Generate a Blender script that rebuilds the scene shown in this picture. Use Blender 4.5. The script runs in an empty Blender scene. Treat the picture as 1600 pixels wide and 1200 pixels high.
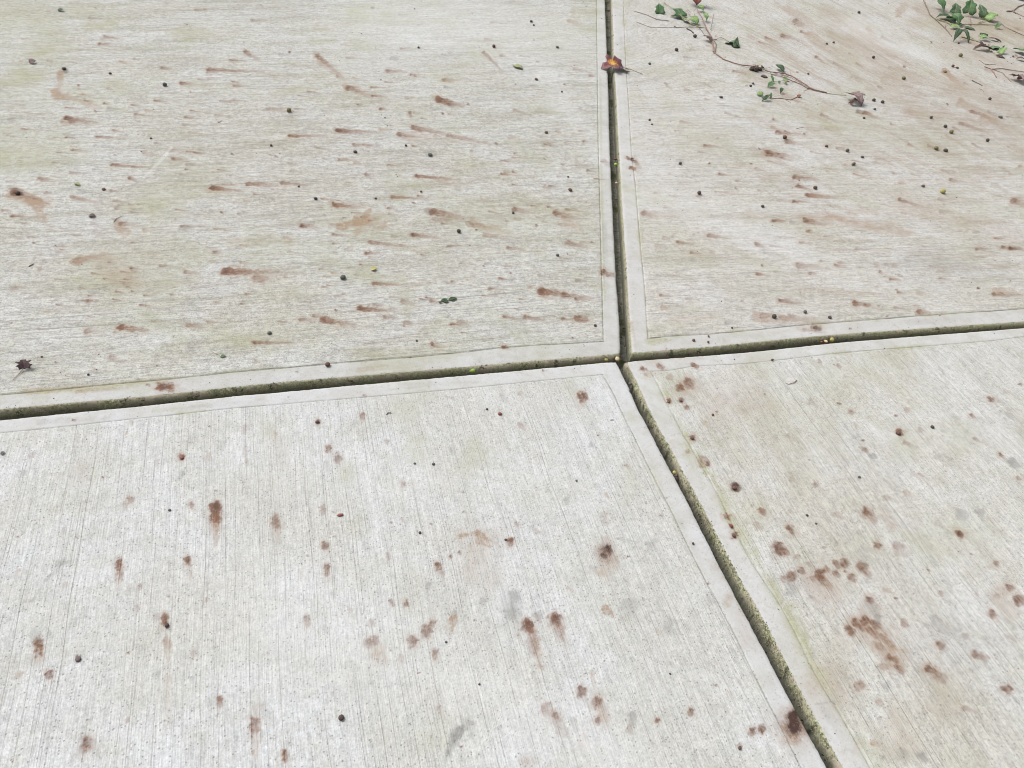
import bpy, bmesh, math, random
import numpy as np
from mathutils import Vector, Matrix, noise as mnoise

random.seed(7)
rng = np.random.default_rng(11)
scene = bpy.context.scene
COL = scene.collection

# ---------------------------------------------------------------- camera
FPX, CX, CY = 1202.0, 800.0, 600.0          # focal length in pixels of a 1600 wide picture
CAM_H = 1.50                                # held at chest height, tipped down about 43 degrees
Yc = np.array([-440.0, 1197.0, -FPX]); Yc /= np.linalg.norm(Yc)
Xc = np.array([4396.0, 412.0, -FPX]); Xc -= Yc * Xc.dot(Yc); Xc /= np.linalg.norm(Xc)
Zc = np.cross(Xc, Yc)
RW = np.array([Xc, Yc, Zc])                 # camera vector -> world vector (x along the cross joint, y away)
def ray(px, py):
    return RW @ np.array([px - CX, -(py - CY), -FPX])
_d = ray(972, 561)
CAM = -_d * (CAM_H / -_d[2])
def at(px, py, z=0.0):
    d = ray(px, py)
    return CAM + d * ((z - CAM[2]) / d[2])
def proj(p):
    c = RW.T @ (np.asarray(p, float) - CAM)
    return np.array([CX + FPX * c[0] / -c[2], CY - FPX * c[1] / -c[2]])
def pxsize(p):
    c = RW.T @ (np.asarray(p, float) - CAM)
    return -c[2] / FPX

cam_data = bpy.data.cameras.new('camera')
cam = bpy.data.objects.new('camera', cam_data)
COL.objects.link(cam)
cam.matrix_world = Matrix(((RW[0][0], RW[0][1], RW[0][2], CAM[0]),
                           (RW[1][0], RW[1][1], RW[1][2], CAM[1]),
                           (RW[2][0], RW[2][1], RW[2][2], CAM[2]), (0, 0, 0, 1)))
cam_data.sensor_width = 36.0
cam_data.lens = 36.0 * FPX / 1600.0
cam_data.clip_start = 0.02
cam_data.clip_end = 1000
scene.camera = cam

# ---------------------------------------------------------------- sky, sun, exposure
SUN_AZ = math.atan2(0.75, -0.66)            # light comes from ahead and to the left
SUN_EL = math.radians(52)
world = bpy.data.worlds.new('World'); scene.world = world; world.use_nodes = True
wn = world.node_tree; wn.nodes.clear()
sky = wn.nodes.new('ShaderNodeTexSky'); sky.sky_type = 'NISHITA'; sky.sun_disc = False
sky.sun_elevation = SUN_EL
sky.sun_rotation = math.radians(90) - SUN_AZ
sky.air_density = 1.0; sky.dust_density = 5.0; sky.ozone_density = 0.6
hsv = wn.nodes.new('ShaderNodeHueSaturation'); hsv.inputs['Saturation'].default_value = 0.22
bg = wn.nodes.new('ShaderNodeBackground'); bg.inputs['Strength'].default_value = 0.15
wo = wn.nodes.new('ShaderNodeOutputWorld')
wn.links.new(sky.outputs[0], hsv.inputs['Color']); wn.links.new(hsv.outputs[0], bg.inputs['Color'])
wn.links.new(bg.outputs[0], wo.inputs['Surface'])
sd = bpy.data.lights.new('sun', 'SUN'); sd.energy = 1.4; sd.angle = math.radians(18); sd.color = (1.0, 0.965, 0.92)
so = bpy.data.objects.new('sun', sd); COL.objects.link(so)
so.rotation_euler = Vector((math.cos(SUN_AZ) * math.cos(SUN_EL), math.sin(SUN_AZ) * math.cos(SUN_EL), math.sin(SUN_EL))).to_track_quat('Z', 'Y').to_euler()
scene.cycles.filter_width = 1.0
scene.view_settings.view_transform = 'Standard'
scene.view_settings.look = 'None'
scene.view_settings.gamma = 1.0
scene.view_settings.use_curve_mapping = False
scene.view_settings.exposure = 0.37

# ---------------------------------------------------------------- small helpers
def prop(o, label=None, cat=None, group=None, kind=None):
    if label: o['label'] = label
    if cat: o['category'] = cat
    if group: o['group'] = group
    if kind: o['kind'] = kind
    return o
def empty(name, loc):
    o = bpy.data.objects.new(name, None); COL.objects.link(o); o.location = loc; o.empty_display_size = .02
    return o
def mesh_obj(name, verts, faces, mat, parent=None, smooth=True, loc=None):
    me = bpy.data.meshes.new(name)
    v = [tuple(p) for p in verts]
    if parent is not None and loc is None:
        L = parent.location; v = [(p[0] - L[0], p[1] - L[1], p[2] - L[2]) for p in v]
    me.from_pydata(v, [], faces); me.update()
    if smooth: me.polygons.foreach_set('use_smooth', [True] * len(me.polygons))
    if mat: me.materials.append(mat)
    o = bpy.data.objects.new(name, me); COL.objects.link(o)
    if loc is not None: o.location = loc
    if parent is not None: o.parent = parent
    return o

class NT:
    """short hand for shader graphs"""
    def __init__(s, name):
        s.m = bpy.data.materials.new(name); s.m.use_nodes = True
        s.t = s.m.node_tree; s.t.nodes.clear()
        s.out = s.t.nodes.new('ShaderNodeOutputMaterial')
        s.b = s.t.nodes.new('ShaderNodeBsdfPrincipled'); s.t.links.new(s.b.outputs[0], s.out.inputs['Surface'])
    def put(s, sock, v):
        if isinstance(v, bpy.types.NodeSocket): s.t.links.new(v, sock)
        elif isinstance(v, (tuple, list)):
            sock.default_value = tuple(v) + ((1.0,) if len(sock.default_value) == 4 and len(v) == 3 else ())
        else: sock.default_value = v
    def math(s, op, a, b=0.0, c=0.0, clamp=False):
        n = s.t.nodes.new('ShaderNodeMath'); n.operation = op; n.use_clamp = clamp
        s.put(n.inputs[0], a); s.put(n.inputs[1], b); s.put(n.inputs[2], c); return n.outputs[0]
    def vmul(s, a, b):
        n = s.t.nodes.new('ShaderNodeVectorMath'); n.operation = 'MULTIPLY'
        s.put(n.inputs[0], a); s.put(n.inputs[1], b); return n.outputs[0]
    def noise(s, vec, scale, detail=2.0, rough=0.5, color=False, dist=0.0):
        n = s.t.nodes.new('ShaderNodeTexNoise'); s.put(n.inputs['Vector'], vec)
        n.inputs['Scale'].default_value = scale; n.inputs['Detail'].default_value = detail
        n.inputs['Roughness'].default_value = rough; n.inputs['Distortion'].default_value = dist
        return n.outputs['Color' if color else 'Fac']
    def voro(s, vec, scale, rnd=1.0):
        n = s.t.nodes.new('ShaderNodeTexVoronoi'); s.put(n.inputs['Vector'], vec)
        n.inputs['Scale'].default_value = scale; n.inputs['Randomness'].default_value = rnd
        return n.outputs['Distance'], n.outputs['Color']
    def rng(s, v, a, b, c=0.0, d=1.0, smooth=True):
        n = s.t.nodes.new('ShaderNodeMapRange'); n.interpolation_type = 'SMOOTHSTEP' if smooth else 'LINEAR'
        s.put(n.inputs['Value'], v)
        for k, x in zip(('From Min', 'From Max', 'To Min', 'To Max'), (a, b, c, d)): s.put(n.inputs[k], x)
        return n.outputs[0]
    def mix(s, f, a, b, mode='MIX'):
        n = s.t.nodes.new('ShaderNodeMix'); n.data_type = 'RGBA'; n.blend_type = mode
        s.put(n.inputs[0], f); s.put(n.inputs[6], a); s.put(n.inputs[7], b); return n.outputs[2]
    def attr(s, name, out='Fac'):
        n = s.t.nodes.new('ShaderNodeAttribute'); n.attribute_name = name; return n.outputs[out]
    def obj(s):
        n = s.t.nodes.new('ShaderNodeTexCoord'); return n.outputs['Object']
    def pos(s):
        n = s.t.nodes.new('ShaderNodeNewGeometry'); return n.outputs['Position']
    def bump(s, h, dist, strength=1.0, nrm=None):
        n = s.t.nodes.new('ShaderNodeBump'); s.put(n.inputs['Height'], h)
        n.inputs['Distance'].default_value = dist; n.inputs['Strength'].default_value = strength
        if nrm: s.put(n.inputs['Normal'], nrm)
        return n.outputs[0]
    def done(s, col, rough=0.8, spec=0.3, nrm=None):
        s.put(s.b.inputs['Base Color'], col); s.put(s.b.inputs['Roughness'], rough)
        s.put(s.b.inputs['Specular IOR Level'], spec)
        if nrm: s.put(s.b.inputs['Normal'], nrm)
        return s.m

# ---------------------------------------------------------------- materials
def concrete_material():
    n = NT('broomed_concrete')
    P = n.pos()
    W = n.attr('broom', 'Vector')             # x along the broom strokes, y across, metres
    rust, tan, dark, algae = n.attr('rust'), n.attr('tan'), n.attr('dark'), n.attr('algae')
    light = n.attr('light'); smooth, moss, line = n.attr('smooth'), n.attr('moss'), n.attr('line')
    rough_area = n.math('SUBTRACT', 1.0, smooth)
    # mottling
    big = n.noise(P, 2.6, 4, .6)
    mid = n.noise(P, 14, 4, .65)
    col = n.mix(n.rng(big, .35, .65), (.415, .414, .395), (.455, .463, .470))
    col = n.mix(n.rng(mid, .42, .70, 0, .55), col, (.385, .382, .350))
    col = n.mix(1.0, col, n.attr('tone', 'Color'), 'MULTIPLY')
    gm = n.noise(n.vmul(W, (2.2, 11, 1)), 1.0, 6, .68)
    col = n.mix(n.math('MULTIPLY', n.rng(gm, .42, .72), n.math('MULTIPLY', n.attr('film'), .75)), col, (.265, .262, .215))
    col = n.mix(n.math('MULTIPLY', n.attr('muck'), n.rng(gm, .32, .62, .25, 1.0)), col, (.255, .200, .150))
    # sandy grain, several sizes
    g1 = n.noise(P, 240, 2, .7); g2 = n.noise(P, 110, 3, .7); g3 = n.noise(n.vmul(P, (1, 1, 1)), 48, 2, .6)
    # broom strokes
    b1 = n.noise(n.vmul(W, (9, 260, 1)), 1.0, 2, .6)
    b2 = n.noise(n.vmul(W, (3.0, 95, 1)), 1.0, 3, .6)
    b3 = n.noise(n.vmul(W, (30, 330, 1)), 1.0, 2, .6)
    b4 = n.noise(n.vmul(W, (14, 60, 1)), 1.0, 3, .7)
    c1_, c2_, c3_ = (n.rng(g1, .30, .70, -1, 1), n.rng(g2, .32, .68, -1, 1), n.rng(g3, .32, .68, -1, 1))
    grain = n.math('ADD', n.math('MULTIPLY', c1_, .15), n.math('MULTIPLY', c2_, .10))
    grain = n.math('ADD', grain, n.math('MULTIPLY', c3_, .05))
    br = n.math('ADD', n.math('MULTIPLY', n.rng(b1, .3, .7, -1, 1), .09), n.math('MULTIPLY', n.rng(b2, .3, .7, -1, 1), .05))
    br = n.math('ADD', br, n.math('MULTIPLY', n.rng(b3, .3, .7, -1, 1), .10))
    br = n.math('ADD', br, n.math('MULTIPLY', n.rng(b4, .3, .7, -1, 1), .07))
    c4_ = n.rng(n.noise(n.vmul(W, (20, 70, 1)), 1.0, 2, .6), .32, .68, -1, 1)
    far = n.math('ADD', n.math('MULTIPLY', c3_, .08), n.math('MULTIPLY', c4_, .055))
    far = n.math('ADD', far, n.math('MULTIPLY', n.rng(b2, .3, .7, -1, 1), .04))
    br = n.math('ADD', br, n.math('MULTIPLY', far, n.math('MAXIMUM', n.math('SUBTRACT', n.attr('film'), .25), .1)))
    br = n.math('MULTIPLY', br, n.math('MULTIPLY_ADD', rough_area, .95, .05))
    gr = n.math('MULTIPLY', grain, n.math('MULTIPLY_ADD', rough_area, .35, .65))
    val = n.math('ADD', 1.0, n.math('MULTIPLY', n.math('ADD', n.math('MULTIPLY', br, .75), n.math('MULTIPLY', gr, .85)), n.math('MULTIPLY_ADD', n.attr('film'), .55, .80)))
    cb = n.t.nodes.new('ShaderNodeCombineColor'); [n.put(cb.inputs[i], val) for i in range(3)]
    col = n.mix(1.0, col, cb.outputs[0], 'MULTIPLY')
    # lean, whiter trowelled border
    col = n.mix(n.math('MULTIPLY', smooth, .48), col, n.mix(n.rng(mid, .35, .7), (.445, .452, .465), (.385, .380, .372)))
    tw = n.noise(P, 34, 5, .72, dist=.6)
    col = n.mix(n.math('MULTIPLY', smooth, n.rng(tw, .50, .70, 0, .55)), col, (.33, .32, .285))
    # a few long deep broom lines that hold dirt
    sx_ = n.t.nodes.new('ShaderNodeSeparateXYZ'); n.put(sx_.inputs[0], W)
    wobb = n.math('MULTIPLY', n.math('SUBTRACT', n.noise(n.vmul(W, (4, 20, 1)), 1.0, 1, .5), .5), .012)
    def lines(scale, width, thr, al_):
        v = n.t.nodes.new('ShaderNodeTexVoronoi'); v.voronoi_dimensions = '1D'
        n.put(v.inputs['W'], n.math('ADD', sx_.outputs[1], wobb)); v.inputs['Scale'].default_value = scale
        q = n.rng(v.outputs['Distance'], width * scale * .3, width * scale, 1, 0)
        cs = n.t.nodes.new('ShaderNodeSeparateColor'); n.put(cs.inputs[0], v.outputs['Color'])
        q = n.math('MULTIPLY', q, n.rng(cs.outputs[0], thr, 1.0))
        cell = n.t.nodes.new('ShaderNodeCombineXYZ'); n.put(cell.inputs[0], n.math('MULTIPLY', sx_.outputs[0], al_)); n.put(cell.inputs[1], n.math('MULTIPLY', cs.outputs[1], 40))
        return n.math('MULTIPLY', q, n.rng(n.noise(cell.outputs[0], 1.0, 2, .5), .42, .62))
    dl = n.math('MAXIMUM', lines(34, .0014, .45, 1.2), n.math('MULTIPLY', lines(150, .0012, .15, 3.0), .75))
    dl = n.math('MULTIPLY', dl, n.math('MULTIPLY', rough_area, n.math('MULTIPLY_ADD', n.attr('film'), .30, .40)))
    col = n.mix(dl, col, (.17, .165, .135))
    # algae / lichen film: yellow green, caught in the grain
    az = n.rng(n.noise(P, 3.3, 5, .62, dist=.4), .50, .74)
    alg = n.math('ADD', n.math('MULTIPLY', az, n.attr('film')), algae, clamp=True)
    alg = n.math('MULTIPLY', alg, n.rng(n.math('ADD', g2, n.math('MULTIPLY', b4, .6)), .62, 1.0, .35, 1.0))
    col = n.mix(n.math('MULTIPLY', alg, .88), col, (.275, .280, .165))
    # pores and dark grains
    d1, c1 = n.voro(P, 150); d2, c2 = n.voro(P, 60)
    s1 = n.t.nodes.new('ShaderNodeSeparateColor'); n.put(s1.inputs[0], c1)
    s2 = n.t.nodes.new('ShaderNodeSeparateColor'); n.put(s2.inputs[0], c2)
    p1 = n.math('MULTIPLY', n.rng(d1, .12, .34, 1, 0), n.rng(s1.outputs[0], .62, .70))
    p2 = n.math('MULTIPLY', n.rng(d2, .06, .17, 1, 0), n.rng(s2.outputs[0], .72, .80))
    pores = n.math('MULTIPLY', n.math('MAXIMUM', n.math('MULTIPLY', p1, .55), n.math('MULTIPLY', p2, .6)), n.math('MULTIPLY_ADD', rough_area, .5, .5))
    col = n.mix(pores, col, (.13, .12, .10))
    # short dark ticks lying along the strokes
    tk, tc = n.voro(n.vmul(W, (42, 150, 1)), 1.0); ts = n.t.nodes.new('ShaderNodeSeparateColor'); n.put(ts.inputs[0], tc)
    tk = n.math('MULTIPLY', n.rng(tk, .10, .34, 1, 0), n.rng(ts.outputs[0], .66, .86))
    tk2, tc2 = n.voro(n.vmul(W, (16, 70, 1)), 1.0); ts2 = n.t.nodes.new('ShaderNodeSeparateColor'); n.put(ts2.inputs[0], tc2)
    tk2 = n.math('MULTIPLY', n.rng(tk2, .06, .24, 1, 0), n.rng(ts2.outputs[0], .72, .92))
    tk = n.math('MULTIPLY', n.math('MAXIMUM', tk, tk2), n.math('MULTIPLY', rough_area, n.math('MULTIPLY_ADD', n.attr('film'), .62, .08)))
    col = n.mix(tk, col, (.18, .17, .135))
    # tannin stains
    brk = n.math('ADD', n.math('MULTIPLY', n.math('SUBTRACT', b2, .5), 1.2), n.math('MULTIPLY', n.math('SUBTRACT', g2, .5), 2.0))
    brk = n.math('ADD', brk, n.math('MULTIPLY', n.math('SUBTRACT', g1, .5), 1.0))
    brk = n.math('ADD', brk, n.math('MULTIPLY', n.math('SUBTRACT', b1, .5), .8))
    def eaten(a, k=1.0):
        e = n.math('MULTIPLY', a, n.math('ADD', 1.0, n.math('MULTIPLY', brk, 1.25 * k)))
        return n.math('MULTIPLY', e, 1.0, clamp=True)
    col = n.mix(n.math('MULTIPLY', eaten(tan, 1.4), .80), col, (.250, .165, .100))
    col = n.mix(n.math('MULTIPLY', eaten(rust, .75), .85), col, n.mix(n.rng(mid, .4, .6), (.135, .060, .029), (.165, .078, .046)))
    col = n.mix(n.math('MULTIPLY', eaten(dark, .35), .95), col, (.046, .024, .020))
    col = n.mix(eaten(n.attr('grime'), .6), col, (.15, .15, .14))
    # tooled groove line with dirt
    lb = n.rng(n.noise(P, 16, 4, .7), .36, .64, .08, .9)
    col = n.mix(n.math('MULTIPLY', line, lb), col, (.085, .080, .045))
    # moss on the edge faces, with joint shade painted in by depth
    mf = n.rng(n.math('ADD', moss, n.math('MULTIPLY', n.math('SUBTRACT', n.noise(P, 120, 4, .7), .5), .85)), .36, .60)
    mc = n.mix(n.rng(n.noise(P, 190, 3, .7), .40, .64), (.185, .190, .125), (.37, .362, .245))
    mc = n.mix(n.rng(n.noise(P, 11, 4, .7), .43, .62), mc, (.30, .265, .21))
    mc = n.mix(n.rng(n.noise(P, 30, 3, .7), .56, .66), mc, (.075, .068, .052))
    mc = n.mix(n.rng(n.noise(P, 65, 3, .7), .58, .70), mc, (.33, .31, .25))
    mc = n.mix(n.attr('deep'), mc, (.165, .165, .13))  # darkens with depth: shadow inside the joint put into the colour
    col = n.mix(n.math('MULTIPLY', light, .8), col, (.56, .57, .57)); col = n.mix(mf, col, mc)
    h = n.math('ADD', n.math('MULTIPLY', gr, .6), n.math('MULTIPLY', br, 1.5))
    h = n.math('SUBTRACT', h, n.math('MULTIPLY', dl, 1.5))
    h = n.math('SUBTRACT', h, n.math('MULTIPLY', pores, .8))
    h = n.math('ADD', h, n.math('MULTIPLY', mf, n.noise(P, 160, 3, .7)))
    nrm = n.bump(h, .0011, .85)
    return n.done(col, .88, .18, nrm)

def joint_material():
    n = NT('joint_dirt'); P = n.pos()
    c = n.mix(n.rng(n.noise(P, 90, 5, .7), .38, .66), (.14, .14, .12), (.26, .25, .20))
    c = n.mix(n.rng(n.noise(P, 14, 3, .6), .52, .66), c, (.075, .085, .035))
    return n.done(c, .95, .1, n.bump(n.noise(P, 140, 4, .7), .003))

def soil_material():
    n = NT('soil_ground'); P = n.pos()
    c = n.mix(n.rng(n.noise(P, 3, 6, .65), .35, .7), (.075, .062, .042), (.09, .10, .045))
    return n.done(c, .95, .1, n.bump(n.noise(P, 40, 5, .7), .01))

def leaf_material(name, a, b, vein, rough=.5, spec=.35, spot=None):
    n = NT(name); O = n.obj()
    c = n.mix(n.rng(n.noise(O, 130, 3, .6), .35, .68), a, b)
    if spot: c = n.mix(n.rng(n.noise(O, 210, 3, .6), .56, .66), c, spot)
    c = n.mix(n.math('MULTIPLY', n.attr('vein'), .75), c, vein)
    nrm = n.bump(n.math('ADD', n.noise(O, 260, 3, .6), n.math('MULTIPLY', n.attr('vein'), -1.0)), .0006)
    return n.done(c, rough, spec, nrm)

def plain(name, a, b, scale=300, rough=.6, spec=.3, bd=.0005):
    n = NT(name); O = n.obj()
    f = n.noise(O, scale, 3, .6)
    return n.done(n.mix(n.rng(f, .36, .66), a, b), rough, spec, n.bump(f, bd))

M = dict(
    concrete=concrete_material(), joint=joint_material(), soil=soil_material(),
    green=leaf_material('ivy_green', (.050, .115, .045), (.085, .160, .065), (.19, .26, .15), .62, .18),
    dark=leaf_material('ivy_dark_green', (.035, .062, .034), (.060, .095, .050), (.12, .16, .10), .65, .15),
    pale=leaf_material('ivy_pale_green', (.13, .22, .08), (.21, .31, .12), (.30, .38, .18), .62, .18),
    sage=leaf_material('ivy_sage_green', (.060, .105, .058), (.10, .155, .080), (.20, .26, .15), .62, .18),
    dead=leaf_material('dead_leaf_brown', (.075, .052, .048), (.13, .09, .08), (.15, .10, .09), .8, .15),
    mauve=leaf_material('dead_leaf_mauve', (.17, .125, .125), (.26, .20, .195), (.10, .05, .05), .8, .15, (.07, .05, .045)),
    mauve_dark=leaf_material('dead_leaf_purple', (.060, .042, .045), (.10, .072, .075), (.12, .08, .08), .85, .1),
    red=leaf_material('dead_leaf_red', (.17, .060, .045), (.25, .10, .075), (.13, .05, .04), .7, .2),
    olive_leaf=leaf_material('olive_leaf', (.16, .18, .075), (.24, .25, .11), (.30, .30, .16)),
    b_dark=plain('berry_black', (.055, .044, .038), (.13, .105, .09), 260, .8, .12),
    b_slate=plain('berry_slate', (.075, .078, .072), (.15, .15, .135), 260, .75, .15),
    b_brown=plain('berry_brown', (.085, .050, .040), (.17, .105, .08), 260, .75, .15),
    b_olive=plain('berry_olive', (.10, .085, .035), (.22, .19, .085), 220, .55),
    b_taupe=plain('berry_taupe', (.11, .085, .085), (.19, .155, .15), 240, .8, .1),
    b_lime=plain('berry_lime', (.24, .38, .06), (.36, .50, .11), 200, .45),
    b_yellow=plain('berry_yellow', (.30, .27, .09), (.42, .37, .16), 200, .65, .15),
    b_cream=plain('berry_cream', (.48, .36, .20), (.62, .50, .33), 200, .55),
    b_red=plain('berry_red', (.16, .045, .035), (.25, .09, .07), 200, .5),
    stem_red=plain('stem_reddish', (.20, .115, .09), (.31, .20, .155), 320, .7),
    stem_brown=plain('stem_brown', (.15, .11, .085), (.25, .19, .15), 320, .8),
    stem_olive=plain('stem_olive', (.20, .19, .09), (.32, .31, .16), 320, .6),
    stem_cream=plain('stem_cream', (.50, .46, .34), (.62, .58, .46), 320, .6),
    clod=plain('root_soil', (.045, .040, .036), (.11, .095, .082), 240, .95, .1, .002),
    grit=plain('grit_mix', (.035, .030, .026), (.13, .11, .085), 60, .9, .1),
    moss=plain('moss_green', (.16, .17, .095), (.36, .35, .21), 90, .95, .05),
)
def autumn_leaf_material():
    n = NT('autumn_leaf_red_yellow'); O = n.obj()
    c = n.mix(n.rng(n.noise(O, 120, 3, .6), .35, .65), (.11, .036, .038), (.18, .070, .072))
    c = n.mix(n.rng(n.attr('yellow_heart'), .40, .65), c, (.34, .10, .03))  # yellow centre is the leaf's own colour
    c = n.mix(n.rng(n.math('ADD', n.attr('yellow_heart'), n.math('MULTIPLY', n.math('SUBTRACT', n.noise(O, 90, 3, .7), .5), 1.5)), .60, .72), c, (.62, .38, .09))
    return n.done(c, .5, .3, n.bump(n.noise(O, 260, 3, .6), .0006))
M['autumn'] = autumn_leaf_material()

# ---------------------------------------------------------------- vectorised value noise
_tab = rng.random((256, 256))
def vnoise(x, y, s=1.0, o=0):
    x = x * s + 37.7 + o * 11.3; y = y * s + 81.1 + o * 5.9
    xi = np.floor(x).astype(int); yi = np.floor(y).astype(int)
    fx = x - xi; fy = y - yi; fx = fx * fx * (3 - 2 * fx); fy = fy * fy * (3 - 2 * fy)
    a = _tab[xi % 256, yi % 256]; b = _tab[(xi + 1) % 256, yi % 256]
    c = _tab[xi % 256, (yi + 1) % 256]; d = _tab[(xi + 1) % 256, (yi + 1) % 256]
    return (a * (1 - fx) + b * fx) * (1 - fy) + (c * (1 - fx) + d * fx) * fy
def fbm(x, y, s, o=0, n=3):
    r = 0; a = .5
    for k in range(n): r = r + a * vnoise(x, y, s * 2 ** k, o + k); a *= .5
    return r / (1 - .5 ** n)

# ---------------------------------------------------------------- joint and groove courses (seen points laid on the ground)
def course(pts, axis, shift=0.0, win=0.10):
    w = np.array([at(x, y) for x, y in pts])
    a, b = (w[:, 0], w[:, 1]) if axis == 'x' else (w[:, 1], w[:, 0])
    i = np.argsort(a); a = a[i]; b = b[i] + shift
    k, c = np.polyfit(a, b, 1)
    lo, hi = a[0] - 12, a[-1] + 12
    a2 = np.concatenate([[lo], a, [hi]]); b2 = np.concatenate([[b[0] - 12 * k], b, [b[-1] + 12 * k]])
    g = np.arange(lo, hi, .01); v = np.interp(g, a2, b2)
    n = int(win / .01) | 1
    v2 = np.convolve(np.pad(v, n // 2, mode='edge'), np.ones(n) / n, 'valid')
    return lambda q: np.interp(q, g, v2)
# far edge / near edge of the cross joint
FAR_L = course([(0, 637), (180, 622), (360, 604), (400, 599), (600, 582), (800, 566), (962, 552)], 'x', shift=-.015)
FAR_R = course([(990, 550), (1100, 541), (1200, 531), (1300, 522), (1400, 515), (1600, 502)], 'x', shift=-.015)
NEAR_L = course([(0, 654), (180, 636.5), (360, 617.5), (560, 599), (800, 577.5), (962, 563)], 'x', win=.05)
NEAR_R = course([(985, 562.5), (1100, 554), (1200, 545.5), (1300, 534.5), (1400, 526), (1600, 511)], 'x', win=.05)
UP_L = course([(946, 0), (950, 100), (952, 150), (953, 200), (954.5, 250), (957, 300), (962, 400), (965, 450), (969, 500), (971, 545)], 'y')
UP_R = course([(957, 0), (960, 100), (964, 150), (966.5, 200), (969, 250), (972, 300), (979, 400), (982, 450), (985.5, 500), (989, 545)], 'y', shift=-.009)
LO_L = course([(967, 567), (981, 598.7), (998.7, 638.7), (1011, 660), (1032, 701), (1060, 752), (1085, 800), (1110, 850), (1135, 900), (1200, 1022), (1250, 1117), (1296, 1200)], 'y', win=.05)
LO_R = course([(980, 566), (993.3, 590.7), (1014.7, 638.7), (1026, 660), (1050, 701), (1077, 752), (1104, 800), (1130, 850), (1157, 900), (1200, 977), (1225, 1025), (1257, 1087), (1287, 1142), (1320, 1200)], 'y', win=.05, shift=-.012)
# tooled groove lines
G_UL_V = course([(932, 0), (934, 150), (935, 225), (937, 300), (939, 375), (941, 450), (943, 525)], 'y')
G_UL_H = course([(0, 617), (56, 612), (135, 604.6), (180, 599.6), (236, 595), (310, 588), (360, 581.6), (400, 578.6), (512, 569), (605, 561), (675, 555.5), (800, 541.5), (937, 534)], 'x')
G_UR_V = course([(974, 0), (978, 100), (982.5, 162), (986.5, 232), (994, 300), (1000, 375), (1007.5, 450), (1012.5, 525)], 'y')
G_UR_H = course([(1011, 530), (1040, 526), (1119, 521), (1180, 515.5), (1257, 507.5), (1357, 500), (1475, 491), (1600, 482.5)], 'x', win=.04)
G_LL_H = course([(0, 676), (81, 669), (175, 658), (281, 647), (360, 638), (400, 634.5), (612, 617), (725, 607), (800, 599), (925, 587)], 'x')
G_LL_V = course([(941, 585), (956, 609), (975, 650), (1000, 700), (1020, 742), (1042.5, 785), (1062.5, 825), (1077.5, 857.5), (1099, 900), (1127.5, 950), (1160, 1015), (1200, 1097), (1225, 1142), (1252, 1200)], 'y')
G_LR_H = course([(1015, 580), (1045, 579.5), (1085, 572), (1166, 568), (1247, 559), (1299, 553), (1360, 547.5), (1547, 533), (1600, 526)], 'x', win=.04)
G_LR_V = course([(1013, 575), (1027, 597), (1041, 629), (1070, 682), (1100, 732), (1130, 787), (1150, 832), (1182, 892), (1207, 925), (1232, 965), (1260, 1025), (1277, 1062), (1300, 1095), (1325, 1135), (1360, 1200)], 'y')

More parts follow.
